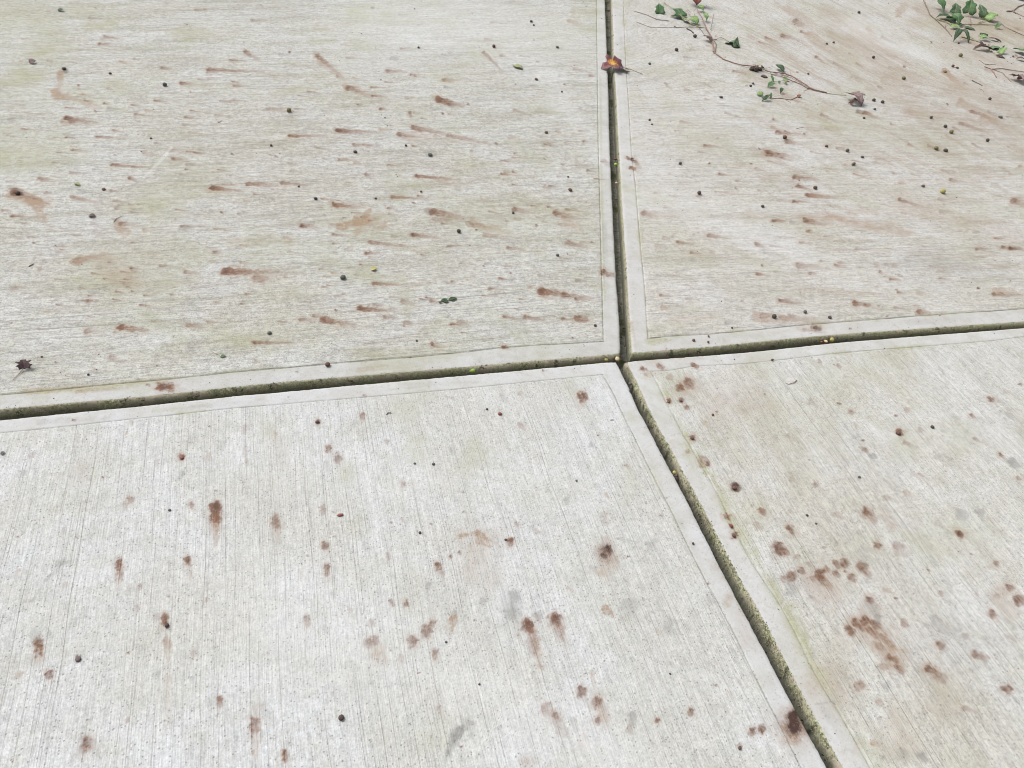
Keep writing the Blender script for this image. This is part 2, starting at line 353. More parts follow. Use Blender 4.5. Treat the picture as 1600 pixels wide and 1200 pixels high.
# ---------------------------------------------------------------- stains (positions read off the photograph, laid on the ground)
# streak: x0,y0 -> x1,y1, width, strength, channel
S = []
def st(ch, rows):
    for r in rows: S.append((ch,) + tuple(r))
st('rust', [
 (325,109,412,113,5,.9),(383,81,404,94,6,.8),(283,130,305,132,5,.8),(155,69,182,70,4,.7),(103,185,152,192,7,1),(150,214,195,217,4,.7),
 (495,87,535,120,7,.8),(543,137,578,150,7,.8),(582,150,602,152,4,.8),(526,119,534,122,4,.6),(418,170,475,178,6,.5),(452,213,510,213,5,.85),
 (526,204,585,207,6,1),(492,230,525,236,4,.5),(530,250,553,250,4,.7),(645,199,705,212,7,.8),(700,212,770,226,6,.6),(624,210,648,214,7,.8),
 (685,156,722,166,10,1.1),(605,111,636,113,6,.75),(755,82,786,112,5,.8),(782,87,792,88,4,.6),(650,275,716,281,5,1),(330,294,372,298,8,1.1),
 (386,287,432,291,6,.8),(440,286,478,290,5,.7),(20,300,62,312,12,.8),(60,279,84,281,4,.7),(203,279,216,285,6,.7),(175,258,228,262,4,.85),
 (224,238,252,245,7,.5),(264,235,288,235,4,.6),(270,248,292,251,6,.7),(112,308,165,320,5,.55),(18,338,52,340,4,.8),(180,325,192,326,5,.5),
 (522,320,560,324,7,1.1),(470,353,494,355,7,.9),(612,308,664,311,5,.9),(674,331,722,340,9,1),(678,342,715,346,8,.5),(578,379,640,387,6,.7),
 (644,367,678,371,6,.9),(700,385,718,383,4,.7),(572,396,592,396,5,1),(520,367,545,369,4,.7),(732,350,770,356,9,.5),(758,367,805,376,7,.5),
 (118,408,160,400,8,.45),(351,424,432,426,10,1.1),(400,436,424,438,12,.6),(583,443,630,446,5,.9),(562,482,612,486,8,1.1),(630,472,658,478,9,.5),
 (600,495,622,498,5,.7),(504,500,548,508,9,1.1),(468,500,490,501,5,.7),(188,512,228,516,9,1.1),(293,508,322,512,7,.6),(397,536,455,536,6,.9),
 (705,507,732,509,4,.9),(787,495,812,500,4,.8),(820,495,848,500,6,.8),(632,505,652,508,7,.5),(145,350,162,356,8,.3),(846,456,890,461,10,1.1),
 (880,461,928,468,8,.8),(901,498,914,499,9,.8),(803,327,824,331,7,.7),(868,333,902,341,8,.8),(888,380,922,388,8,.6),(803,172,832,182,5,.5),
 (903,258,925,264,8,.3),(943,424,968,434,9,.9),(20,452,50,460,8,.3),(675,538,684,541,6,.9),(786,542,792,543,5,1.),(136,519,153,518,8,.6),
 (176,560,196,566,12,.45),(73,301,78,302,5,.5),(148,577,156,580,4,.4),(210,92,216,93,4,.5),(168,138,178,142,5,.5),(20,97,26,99,3,.3),
 (152,366,172,372,12,.25),(905,170,918,176,4,.4),(868,205,884,214,4,.4),(640,176,642,181,5,.7),
 # upper right slab
 (1198,239,1232,243,9,1),(1240,277,1278,281,6,.9),(1246,290,1268,297,6,.9),(1213,207,1262,211,5,.85),(1229,221,1250,226,7,.7),(1262,305,1302,308,7,.9),
 (1240,315,1258,316,5,1),(1208,345,1230,346,5,.9),(1258,344,1286,351,8,.9),(1262,361,1272,364,5,.7),(1250,379,1270,382,4,.7),(1405,312,1440,323,5,.8),
 (1242,33,1258,42,9,.7),(1222,56,1246,62,6,.7),(1500,193,1545,208,5,.6),(1518,174,1556,188,7,.7),(1246,415,1296,421,8,.6),(1305,415,1322,417,5,.8),
 (1336,474,1350,476,8,1),(1218,470,1248,474,6,.9),(1435,487,1452,490,7,.8),(1220,497,1290,501,9,.45),(1190,493,1210,495,9,.6),(1552,460,1600,462,6,.7),
 (1578,388,1600,391,7,1),(1566,387,1580,388,6,.8),(1585,314,1600,318,10,.7),(1040,131,1052,143,5,.5),(1005,333,1022,337,8,.7),(1106,369,1134,371,6,.8),
 (1181,381,1198,388,6,.8),(1152,283,1162,283,6,.5),(1025,385,1040,388,6,.3),(1450,228,1470,236,6,.5),(1255,515,1290,520,5,.5),(1272,512,1280,514,9,.6),
 (1367,412,1378,413,5,.4),(1375,425,1382,428,5,.6),(1526,389,1545,390,5,.7),(1100,130,1116,140,4,.4),(1150,181,1158,184,4,.5),(1350,176,1374,186,6,.8),
 (1392,194,1400,196,4,.6),(1420,226,1428,229,5,.6),(1545,175,1575,190,6,.4),(1395,415,1405,418,5,.4),(1404,430,1412,434,5,.5),(1430,478,1440,480,5,.4),
 (1180,263,1194,267,4,.5),(1036,372,1050,375,5,.4),(1050,370,1060,360,4,.3),
 # joint corner
 (980,246,992,253,5,.9),(992,252,1000,262,6,.7),(985,262,992,264,5,1),(944,252,956,262,8,.55),(1003,576,1014,580,6,.9),(1028,571,1036,575,6,.8),
 (1082,570,1090,574,6,.9),
])
# blots: x,y,rx,ry,strength  (streak form with a short run)
def blot(ch, rows):
    for r in rows:
        x, y, rx, ry, s = r[:5]
        S.append((ch, x, y - ry * .25, x + (r[5] if len(r) > 5 else 0) * .7, y + ry * (.3 if ry < 1.5 * rx else .8), rx * 1.75, s))
blot('rust', [
 (337,795,10,15,1.1),(337,820,9,30,.35),(186,880,6,9,.9),(188,895,5,12,.4),(294,877,7,7,1),(298,900,4,16,.3),(431,815,9,9,.75),(431,830,8,16,.25),(508,854,6,6,.7),
 (511,888,5,11,.8),(195,790,5,12,.4,6),(204,782,6,4,.6),(284,715,5,5,1),(910,620,8,8,1.1),(947,862,18,22,.45),(258,966,6,10,.9),(245,965,6,8,.35),
 (60,1008,8,16,.9),(77,1053,7,5,.9),(135,1162,11,16,.9),(343,1094,5,9,.8),(444,1178,5,10,.9,3),(480,968,5,9,.7),(576,1005,6,7,.85),(585,1001,7,6,.75),
 (645,1003,9,8,.85),(666,986,9,9,.8),(675,975,6,7,.8),(680,1020,5,8,.85),(634,943,5,4,.9),(626,1031,6,5,.5),(580,975,7,4,.4),(513,702,5,6,.8),
 (528,716,7,6,.75),(566,650,5,4,.7),(605,690,4,3,.5),(497,660,5,4,.7),(630,757,4,4,.6),(797,846,6,6,.9),(684,885,5,7,.9,2),(690,898,4,14,.5,4),(704,870,3,3,.7),(718,864,3,3,.7),
 (824,978,10,10,1.0,2),(830,998,9,22,.5,6),(867,970,10,9,.9,2),(873,985,9,14,.4,4),(908,1080,8,8,.85,2),(905,1086,5,5,.6),(932,1098,8,9,.7,3),(934,1127,5,4,.8),
 (852,1108,10,13,.6,6),(868,1118,6,6,.9,2),(874,1130,10,16,.4,6),(1079,1112,6,6,.75),(1175,1143,6,6,.8),(1190,1140,7,6,.9),(445,1183,4,8,.5),(505,795,5,8,.5),
 (299,790,5,4,.6),(206,660,3,5,.3),(943,808,6,10,.3,3),(1026,1126,4,3,.9),(1155,1167,5,4,.5),(983,1140,6,8,.4),(200,828,3,3,.3),(258,1000,4,10,.3),(398,1130,8,12,.75),(395,1150,3,25,.35),
 # lower right slab
 (1215,858,10,7,.95,4),(1226,862,6,4,.7,3),(1234,828,6,8,.9,4),(1236,900,8,5,.8,3),(1252,893,6,6,.8,3),(1278,896,8,5,.95,3),(1282,905,8,8,.7,4),(1306,881,7,6,.8,3),
 (1318,881,7,6,.8,3),(1346,887,8,6,.7,4),(1306,897,6,5,.7,3),(1330,903,6,4,.7,3),(1352,800,7,6,.9,4),(1360,806,6,10,.5,8),(1370,853,6,5,.75,4),(1398,852,6,7,.5,10),
 (1405,860,10,6,.35,8),(1498,834,6,5,1,5),(1404,676,5,4,1,3),(1235,750,4,3,.3,3),(1273,757,4,4,.5,4),(1556,932,4,5,.4,3),(1575,918,6,5,.85,5),(1590,938,8,9,.9,8),
 (1358,937,6,6,.9,6),(1350,970,8,6,.9,3),(1366,976,7,6,.8,3),(1327,984,7,8,.9,4),(1390,1030,6,8,.8,12),(1411,976,5,4,.5,3),(1412,975,6,5,.5,4),(1468,1009,6,5,.85,4),
 (1450,1046,6,7,.9,12),(1465,1058,9,7,.5,14),(1523,1023,6,5,.8,10),(1535,1028,6,4,.5,6),(1570,1078,7,5,.9,8),(1549,960,6,5,.8,6),(1340,1072,8,4,.6,8),(1378,1042,6,4,.6,6),
 (1372,1097,5,5,.5,4),(1469,927,4,3,.5,3),(1555,881,5,4,.7,3),(1562,712,3,8,.9,14),(1546,624,4,4,.8,6),(1517,650,3,6,.8,12),(1415,640,4,4,.5,4),(1436,673,4,3,.4,3),
 (1329,644,4,3,.6,2),(1349,703,4,4,.7,5),(1272,758,3,3,.5,3),(1062,606,6,5,.9),(1074,599,9,6,.8,4),(1045,590,5,4,.4,3),(1045,627,4,3,.9,2),(1064,626,4,3,.9,2),(1072,637,4,2,.7,2),
 (1082,684,5,4,.9,2),(1098,721,8,4,.6,6),(1105,725,4,3,.8,2),(1190,800,6,4,.75,2),(1182,822,6,8,.35,4),(1134,807,5,5,.8,6),(1147,836,6,4,.9,2),(1075,706,3,3,.6),(1310,573,4,3,.5,2),(1280,565,3,4,.5,2),
 (1235,800,4,4,.3,3),(1508,995,5,4,.4,5),(1590,748,4,3,.6,3),(1525,929,3,3,.4,3),(1148,762,7,6,.8,2),
])
st('dark', [(683,158,705,160,5,.3),(100,108,104,112,7,.6),(25,301,32,303,8,.9),(103,185,120,187,4,.5),(700,163,714,165,4,.5),(331,294,345,296,5,.4),(674,331,690,334,6,.4),(1273,511,1280,514,6,.7),
            (565,482,580,483,5,.35),(353,424,365,425,5,.4),(645,367,655,369,5,.6),(472,353,478,355,4,.6),(526,204,540,206,4,.6),(1578,388,1592,390,4,.6),(1200,239,1212,241,5,.5),(253,604,263,604,8,.5),
            (1340,175,1352,177,7,.6)])
blot('dark', [(337,790,6,7,.4),(953,862,5,5,.6),(944,858,5,4,.6),(824,975,5,5,.5),(867,967,5,4,.5),(260,976,4,4,.7),(122,1029,5,5,.8),(1240,1130,11,14,.95),(1241,1131,6,9,.6),
              (1148,762,8,7,.8,2),(60,1000,4,5,.25),(868,1117,4,4,.4),(905,1085,3,3,.4),(1498,834,4,3,.6,3),(294,876,3,3,.4),(1215,858,6,4,.4,3),(135,1158,6,6,.3),(910,619,4,4,.35),(508,854,4,3,.3)])
blot('rust', [(1240,1128,24,30,.85),(947,860,11,11,.7),(337,800,9,14,.8)])
for q in ((1240,1124,1241,1140,20,1.1),(1238,1118,1240,1128,14,.9),(950,856,951,860,9,.8),(941,868,944,870,8,.8),(337,790,337,795,7,.4)): S.append(('dark',) + q)
S.append(('rust', 251, 604, 264, 604, 13, 1.1))
for q in ((40,612,300,590,8,.4),(1250,512,1300,510,12,.3),(560,578,620,572,8,.3),(1020,560,1100,556,10,.25),(1180,980,1200,1010,14,.3),(1115,880,1130,905,10,.25),(1050,690,1060,720,10,.2)): S.append(('tan',) + q)
for q in ((60,660,200,650,9,.3),(300,636,420,624,7,.25),(640,603,760,592,8,.2),(1420,505,1560,492,9,.25),(1120,545,1220,540,8,.25),(955,100,958,300,5,.3),(970,60,980,200,6,.2),(944,350,952,500,8,.35),(1290,1110,1330,1180,14,.3),(1080,850,1100,880,8,.3)): S.append(('grey',) + q)
for q in ((938,120,940,300,5,.6),(940,300,945,470,5,.9),(240,641,330,633,8,.5),(700,600,760,596,7,.3),(990,612,1000,640,8,.4),(1060,690,1100,760,10,.5),(1140,810,1180,890,12,.6)): S.append(('algae',) + q)
blot('tan', [(1240,1132,26,36,.7),(590,1018,15,14,.5),(594,1030,10,12,.4),(708,968,8,10,.75),(706,985,4,16,.6,-3),(262,1010,8,40,.5),(262,1080,8,80,.25),(398,1140,11,50,.5),(404,1110,8,22,.35,-4),
             (947,953,7,7,.8),(955,958,3,6,.6,3),(935,1105,16,26,.55,8),(925,1060,4,40,.5,10),(745,870,45,30,.28),(720,838,8,10,.3),(950,880,18,26,.5),(835,1010,12,34,.45,8),(880,1000,9,30,.3,8),
             (1378,1005,26,24,.85,14),(1352,978,26,16,.6,12),(1395,1025,16,18,.5,14),(1350,960,14,14,.3),(1300,1065,46,14,.28),(1310,1080,40,10,.2),(1405,1140,40,26,.3,10),(1280,910,36,20,.4,12),(1315,1000,20,16,.2),
             (1155,965,18,44,.22,16),(1138,937,8,8,.35),(1450,1050,14,14,.4,20),(1380,810,12,18,.35,20),(1130,620,60,18,.25,16),(1075,603,18,12,.4),(1470,1090,40,20,.2,14),(60,1018,9,24,.45),(337,822,11,30,.5),
             (825,1190,14,6,.5),(910,1150,12,20,.2),(440,700,14,30,.16),(185,905,8,24,.5),(1270,1070,30,14,.2),(1560,930,20,30,.3,20),(1340,1170,10,8,.2),(130,585 + 150,20,20,.2)])
st('tan', [(22,303,72,320,20,.9),(58,318,74,355,18,.8),(95,115,92,145,10,.85),(84,147,165,168,14,.9),(100,190,150,194,10,.4),(535,355,600,335,14,.8),(560,345,600,352,16,.8),(600,352,585,362,12,.5),
           (570,338,578,330,8,.6),(115,408,175,398,12,.7),(160,415,200,440,40,.35),(185,350,195,362,16,.6),(740,350,800,365,14,.55),(1475,110,1512,142,9,1.),(1265,55,1330,110,18,.45),(1355,45,1372,62,9,.7),
           (1380,125,1420,160,12,.35),(1500,160,1570,200,16,.5),(1540,185,1600,215,18,.5),(1405,20,1420,-5,12,.6),(1290,340,1420,362,22,.45),(1330,330,1400,336,10,.3),(1180,495,1290,505,14,.6),(1555,455,1600,458,10,.6),
           (1000,560,1040,575,10,.3),(690,283,740,285,12,.3),(540,137,600,155,12,.45),(500,95,545,130,12,.4),(885,345,915,372,14,.35),(1420,170,1520,190,24,.3),(1230,12,1300,60,16,.35),(1170,330,1230,345,10,.2),
           (640,212,760,225,14,.35),(1290,20,1400,90,30,.25),(400,287,450,292,8,.5),(115,310,180,322,8,.5),(575,340,560,356,22,.6),(120,612,200,606,6,.6),(1035,482,1050,484,8,.6),(1020,334,1060,340,12,.3),
           (1010,586,1035,583,8,.5),(895,18,905,40,10,.3),(890,34,905,36,7,.8),(985,505,995,545,6,.5),(360,380,460,372,16,.2),(720,838,748,833,7,.95),(745,833,778,852,8,.95),(750,845,765,850,14,.5),
           (1050,500,1120,495,20,.2),(880,350,905,356,24,.25),(1440,20,1600,45,50,.28),(1480,60,1600,110,50,.30),(1490,130,1600,180,40,.3),(1320,70,1420,120,30,.25)])
st('algae', [(0,15,60,25,60,.55),(-10,60,70,60,60,.2),(140,38,175,40,22,.8),(0,140,60,150,60,.3),(-10,240,90,250,90,.45),(20,110,60,120,30,.35),(490,60,520,64,18,.6),(150,420,260,430,90,.35),(330,520,410,530,50,.45),
             (400,390,520,390,70,.4),(690,320,840,335,60,.35),(740,355,800,360,24,.4),(520,345,610,350,50,.35),(610,380,680,390,30,.3),(850,340,920,360,60,.3),(250,260,350,262,40,.3),(720,20,640,30,40,.12),
             (900,15,935,25,30,.45),(905,40,930,44,20,.4),(820,240,850,256,24,.4),(600,20,540,12,60,.2),(1160,130,1190,95,14,.6),(1290,180,1360,200,50,.35),(1270,20,1340,110,34,.2),(1040,410,1100,395,50,.3),
             (1013,534,1045,533,12,1.2),(1018,531,1040,530,8,.8),(1430,210,1500,240,60,.25),(1020,515,1060,510,24,.4),(1200,520,1300,512,6,.3),(60,612,180,604,8,.9),(110,611,180,607,8,.6),(280,646,320,643,10,.7),
             (20,80,60,84,30,.25),(1500,30,1600,60,80,.30),(430,520,520,520,60,.25),(330,35,380,60,60,.1),(190,500,260,480,70,.2),(560,360,640,372,40,.35),(1400,465,1500,478,40,.2),(1040,150,1080,210,30,.2)])
blot('algae', [(740,716,30,14,.55),(650,698,26,20,.45),(540,740,16,16,.6),(420,670,18,24,.4),(640,640,30,12,.3),(985,650,10,12,.5,8),(1020,742,12,30,.4,14),(1072,690,8,24,1.0,12),(1090,716,8,26,1.2,16),(1112,745,7,18,.7,12),
               (1180,870,10,24,.6,14),(1207,918,9,26,1.0,16),(1230,955,9,26,1.0,16),(1256,1000,9,26,.5,14),(1285,1065,20,10,.5,6),(1290,660,50,26,.32,10),(1500,684,36,22,.45,10),(1410,698,24,14,.5,8),(1290,600,60,16,.3,12),
               (1450,850,50,24,.3,16),(1200,640,60,24,.3,12),(890,606,16,8,.5,4),(1180,790,24,20,.3,10),(560,820,20,18,.4),(640,610,40,12,.3),(1050,595,24,16,.5,6),(1480,1080,30,16,.4,10),(1180,650,30,20,.2,10),
               (150,740,12,14,.3),(680,1160,40,12,.2),(1250,730,40,26,.3,14),(1330,870,30,16,.2,10),(980,740,20,40,.2,10),(1150,690,30,30,.25,14)])
blot('grey', [(802,940,14,26,.8),(800,955,26,26,.25),(600,940,20,10,.1),(715,1150,10,26,.75,-10),(702,1168,6,14,.6,-2),(730,1132,10,10,.5,6),(92,884,8,3,.5),(842,962,6,5,.6),(988,1120,7,12,.8,2),(895,1130,6,12,.6,6),
               (1235,918,14,10,.6,6),(1360,950,12,12,.5,8),(1371,967,7,6,.9),(1440,1183,8,5,.9,4),(1410,1180,10,5,.5),(1360,712,6,3,.9,8),(1582,724,8,5,.9,6),(1500,806,10,6,.6,6),(1528,800,7,5,.7,8),
               (1350,870,14,12,.3),(1385,1072,7,5,.6,4),(1060,822,10,8,.2),(885,783,6,3,.6),(1020,852,10,3,.4),(330,740,8,14,.3),(690,940,30,10,.15),(669,916,6,5,.7),(754,941,6,6,.6),(1340,690,10,16,.15),
               (985,950,20,10,.4),(1045,980,14,14,.45),(980,945,10,8,.5),(1110,935,12,6,.4),(1460,973,10,6,.5,8),(1480,985,20,8,.3,10),(1085,905 + 60,10,12,.2),(560,1060,60,10,.1),(1500,1020,80,20,.12)])
st('grey', [(283,358,300,360,7,.6),(40,1040 - 100,60,936,7,.3),(668,239,680,241,9,.6),(665,328,672,331,7,.6),(302,330,296,360,60,.12),(330,0,480,10,60,.12),(220,95,330,100,30,.1),(560,90,700,95,40,.14),
            (700,80,760,100,30,.1),(285,475,320,470,8,.4),(470,523,490,525,6,.4),(1435,412,1560,430,60,.2),(1420,400,1500,410,30,.2),(100,875,60,925,6,.4),(88,878,118,872,5,.4),(16,188,30,188,8,.5),
            (300,540,330,530,14,.3),(1060,250,1068,254,6,.5),(612,92,620,93,6,.8),(695,136,706,137,4,.9),(455,117,480,122,6,.4),(870,75,876,76,6,.5)])

# faint runs too many to list: same kinds, scattered by the same logic
for k in range(470):
    x = rng.uniform(0, 1600); y = 8 + 500 * rng.random() ** .8
    if 925 < x < 1015: continue
    dg = min(max((x - 1050) / 200, 0), 1) * min(max((300 - y) / 120, 0), 1)
    L = rng.uniform(6, 28); sl = rng.uniform(0, .16) * (1 - dg) + rng.uniform(.4, .75) * dg
    S.append((rng.choice(['rust', 'rust', 'rust', 'tan', 'grey']), x, y, x + L, y + L * sl, rng.uniform(2, 5.2), rng.uniform(.25, .75)))
for k in range(190):
    x = rng.uniform(0, 1600); y = rng.uniform(600, 1195)
    if abs(x - (975 + (y - 565) * .528)) < 60 or y < 690 - x * .1: continue
    r = rng.uniform(2.2, 5.5)
    S.append((rng.choice(['rust', 'tan', 'grey', 'grey']), x, y - r * .5, x + (x - 450) * .004 * r, y + r * rng.uniform(.6, 2.2), r * 1.6, rng.uniform(.2, .6)))
for k in range(170):
    x = rng.uniform(0, 930); y = rng.uniform(90, 530); L = rng.uniform(5, 22)
    S.append(('rust', x, y, x + L, y + L * rng.uniform(0, .2), rng.uniform(1.6, 3.4), rng.uniform(.3, .8)))
for k in range(60):                       # pinkish run-off across the upper right slab
    x = rng.uniform(1180, 1640); y = rng.uniform(0, 260)
    L = rng.uniform(30, 110)
    S.append(('tan', x, y, x + L, y + L * rng.uniform(.5, .75), rng.uniform(4, 9), rng.uniform(.1, .3)))

for r_ in [r for r in S if r[0] == 'rust' and r[6] > .55]:          # pale halo and run below every strong stain
    _, x0, y0, x1, y1, w, s = r_
    S.append(('tan', x0 - 1, y0, x1 + (x1 - x0) * .5, y1 + (y1 - y0) * .5, w * 1.7, s * .33))
for k in range(150):                      # small reddish specks and crumbs of skin
    x = rng.uniform(0, 1600); y = rng.uniform(5, 1195)
    if abs(x - (975 + max(0, y - 565) * .528)) < 40: continue
    S.append(('rust', x, y, x + rng.uniform(.5, 4), y + rng.uniform(0, 1.2), rng.uniform(1.8, 3.6), rng.uniform(.5, 1.)))
S.append(('light', 600, 30, 860, 60, 160, .28)); S.append(('light', 1330, 40, 1450, 90, 44, .28)); S.append(('light', 850, 110, 940, 240, 60, .2))
S.append(('light', 1020, 300, 1300, 420, 80, .2)); S.append(('light', 420, 950, 900, 1150, 220, .22)); S.append(('light', 380, 720, 900, 760, 120, .12))
for k in range(70):
    x = rng.uniform(1150, 1640); y = rng.uniform(-10, 270); L = rng.uniform(60, 170)
    S.append(('muck', x, y, x + L, y + L * rng.uniform(.45, .7), rng.uniform(6, 20), rng.uniform(.15, .45)))
for k in range(36):
    x = rng.uniform(1020, 1600); y = rng.uniform(270, 480); L = rng.uniform(60, 200)
    S.append(('muck', x, y, x + L, y + L * rng.uniform(-.02, .14), rng.uniform(6, 18), rng.uniform(.12, .35)))
S += [('muck',1500,0,1660,60,90,.4),('muck',1300,60,1600,240,110,.3),('muck',300,230,900,330,200,.14),('muck',100,400,600,520,180,.12),('muck',1180,640,1500,1100,240,.16),('muck',1340,975,1400,1030,40,.55)]
blot('rust', [(1336,974,6,5,.8,3),(1345,982,5,4,.7,3),(1357,984,5,4,.7,3),(1365,992,6,5,.6,5),(1378,997,6,5,.5,6),(1390,1005,6,5,.4,6),(1372,1010,6,5,.4,4),(1400,1044,5,8,.7,12),(1330,990,5,4,.7,3),
  (1222,905,5,4,.6,3),(1262,882,4,4,.5,3),(1290,890,5,4,.6,3),(1355,898,5,4,.5,4),(1295,915,5,5,.5,4),(1245,870,4,4,.5,3),(1268,905,5,4,.6,3)])
st('grey', [(737,1130,722,1138,10,.9),(722,1138,710,1152,13,1.),(710,1152,700,1175,12,1.),(700,1175,696,1188,8,.8),(330,720,345,730,8,.3)])
st('tan', [(1250,340,1400,352,20,.35),(1400,320,1640,380,60,.2)])
st('light', [(268,230,214,292,4,.55),(262,240,240,266,3,.5),(1240,219,1330,218,2.5,.4),(440,540,470,538,3,.3)])
st('grey', [(50,940,70,908,4,.6),(70,908,96,882,4,.7),(96,882,120,873,5,.8),(720,1040,800,960,6,.25),(650,1110,720,1040,6,.2),(1000,705,1005,708,3,.3),(0,900,60,905,8,.3),
            (965,842,1010,850,2.5,.6),(1010,850,1026,853,6,.5),(1276,1100,1310,1096,3,.5),(10,1000,60,960,10,.2)])

def stamp(A, X, Y, ch, x0, y0, x1, y1, w, s):
    p0 = at(x0, y0)[:2]; p1 = at(x1, y1)[:2]
    d = np.array([x1 - x0, y1 - y0], float); dl = max(np.hypot(*d), 1e-3); d /= dl
    m = ((x0 + x1) / 2, (y0 + y1) / 2); q = np.array([-d[1], d[0]]) * w / 2
    a = (at(m[0] + q[0], m[1] + q[1]) - at(m[0] - q[0], m[1] - q[1]))[:2] / 2      # half width on the ground
    e = (at(m[0] + d[0] * w / 2, m[1] + d[1] * w / 2) - at(m[0] - d[0] * w / 2, m[1] - d[1] * w / 2))[:2] / 2
    # frame: along unit = half width along the streak, across unit = half width
    F = np.array([e, a]).T
    if abs(np.linalg.det(F)) < 1e-12: return
    Fi = np.linalg.inv(F); Lr = dl / (w / 2)
    R = (np.linalg.norm(a) + np.linalg.norm(e)) * 1.8
    lo = np.minimum(p0, p1) - R; hi = np.maximum(p0, p1) + R
    idx = np.nonzero((X > lo[0]) & (X < hi[0]) & (Y > lo[1]) & (Y < hi[1]))[0]
    if not len(idx): return
    x = X[idx] - p0[0]; y = Y[idx] - p0[1]
    u = Fi[0, 0] * x + Fi[0, 1] * y; v = Fi[1, 0] * x + Fi[1, 1] * y
    sc = 1.3 / max(np.linalg.norm(a), .004)
    jit = fbm(X[idx], Y[idx], sc, 3, 4) - .5; jit2 = fbm(X[idx], Y[idx], sc, 9, 4) - .5
    if ch == 'light': jit = jit * .2; jit2 = jit2 * .2
    u = u + jit * 1.6; v = v + jit2 * 1.6
    un = np.clip(u / Lr, 0, 1)
    ends = np.where(u < 0, -u, np.where(u > Lr, u - Lr, 0))
    taper = 1 - .45 * un if Lr > 3 else 1.0
    rr = np.sqrt(ends ** 2 + (v / taper) ** 2)
    val = np.clip((1.38 - rr) / .68, 0, 1); val = val * val * (3 - 2 * val)
    fade = (1 - .78 * un ** .8) if Lr > 3 else (1 - .25 * un)
    if ch in ('algae', 'muck') or w > 18: fade = 1.0; val = np.clip(1.5 - rr, 0, 1.5) / 1.5; val = val * val * (3 - 2 * val)
    val = val * fade * s
    if ch in ('rust', 'tan') and w < 24: val = val * (.55 + .9 * fbm(X[idx], Y[idx], sc * 2.2, 14, 2))
    if ch == 'rust' and s > .6: A['dark'][idx] = np.maximum(A['dark'][idx], .34 * s * np.clip((1.2 - np.hypot(u - .3, v)) / .8, 0, 1))
    A[ch][idx] = np.maximum(A[ch][idx], val) + .35 * np.minimum(A[ch][idx], val)

# ---------------------------------------------------------------- paving
pavement = mesh_obj('pavement', [(-11, -4, -.052), (11, -4, -.052), (11, 12, -.052), (-11, 12, -.052)], [(0, 1, 2, 3)], M['joint'])
prop(pavement, kind='structure')
ground = mesh_obj('ground', [(-300, -300, -.09), (300, -300, -.09), (300, 300, -.09), (-300, 300, -.09)], [(0, 1, 2, 3)], M['soil'])
prop(ground, kind='structure')

NOM = .060
def steps(fn, end, coarse_end):
    prof = [(0, -.060), (0, -.035), (0, -.018), (.0006, -.011), (.0024, -.0055), (.0055, -.0018), (.0095, -.0004), (.014, 0)]
    offs = [p[0] for p in prof]; zs = [p[1] for p in prof]
    for x in np.linspace(.014, NOM - .003, 13)[1:-1]: offs.append(x); zs.append(0)
    for q in (-.0030, -.0016, -.0005, .0005, .0016, .0032): offs.append(NOM + q); zs.append(0)
    x = NOM + .0032
    while x < end: x += fn(x); offs.append(x); zs.append(0)
    st_ = fn(x)
    while x < coarse_end: st_ *= 1.25; x += st_; offs.append(x); zs.append(0)
    return np.array(offs), np.array(zs)

# pivot of the upper slabs' broom strokes
def meet(p, sp, q, sq):
    a0 = at(*p)[:2]; a1 = at(p[0] + 100, p[1] + 100 * sp)[:2]; b0 = at(*q)[:2]; b1 = at(q[0] + 100, q[1] + 100 * sq)[:2]
    da, db = a1 - a0, b1 - b0
    t = np.linalg.solve(np.array([da, -db]).T, b0 - a0); return a0 + da * t[0]
PIV = meet((480, 570), -.088, (480, 60), -.028)

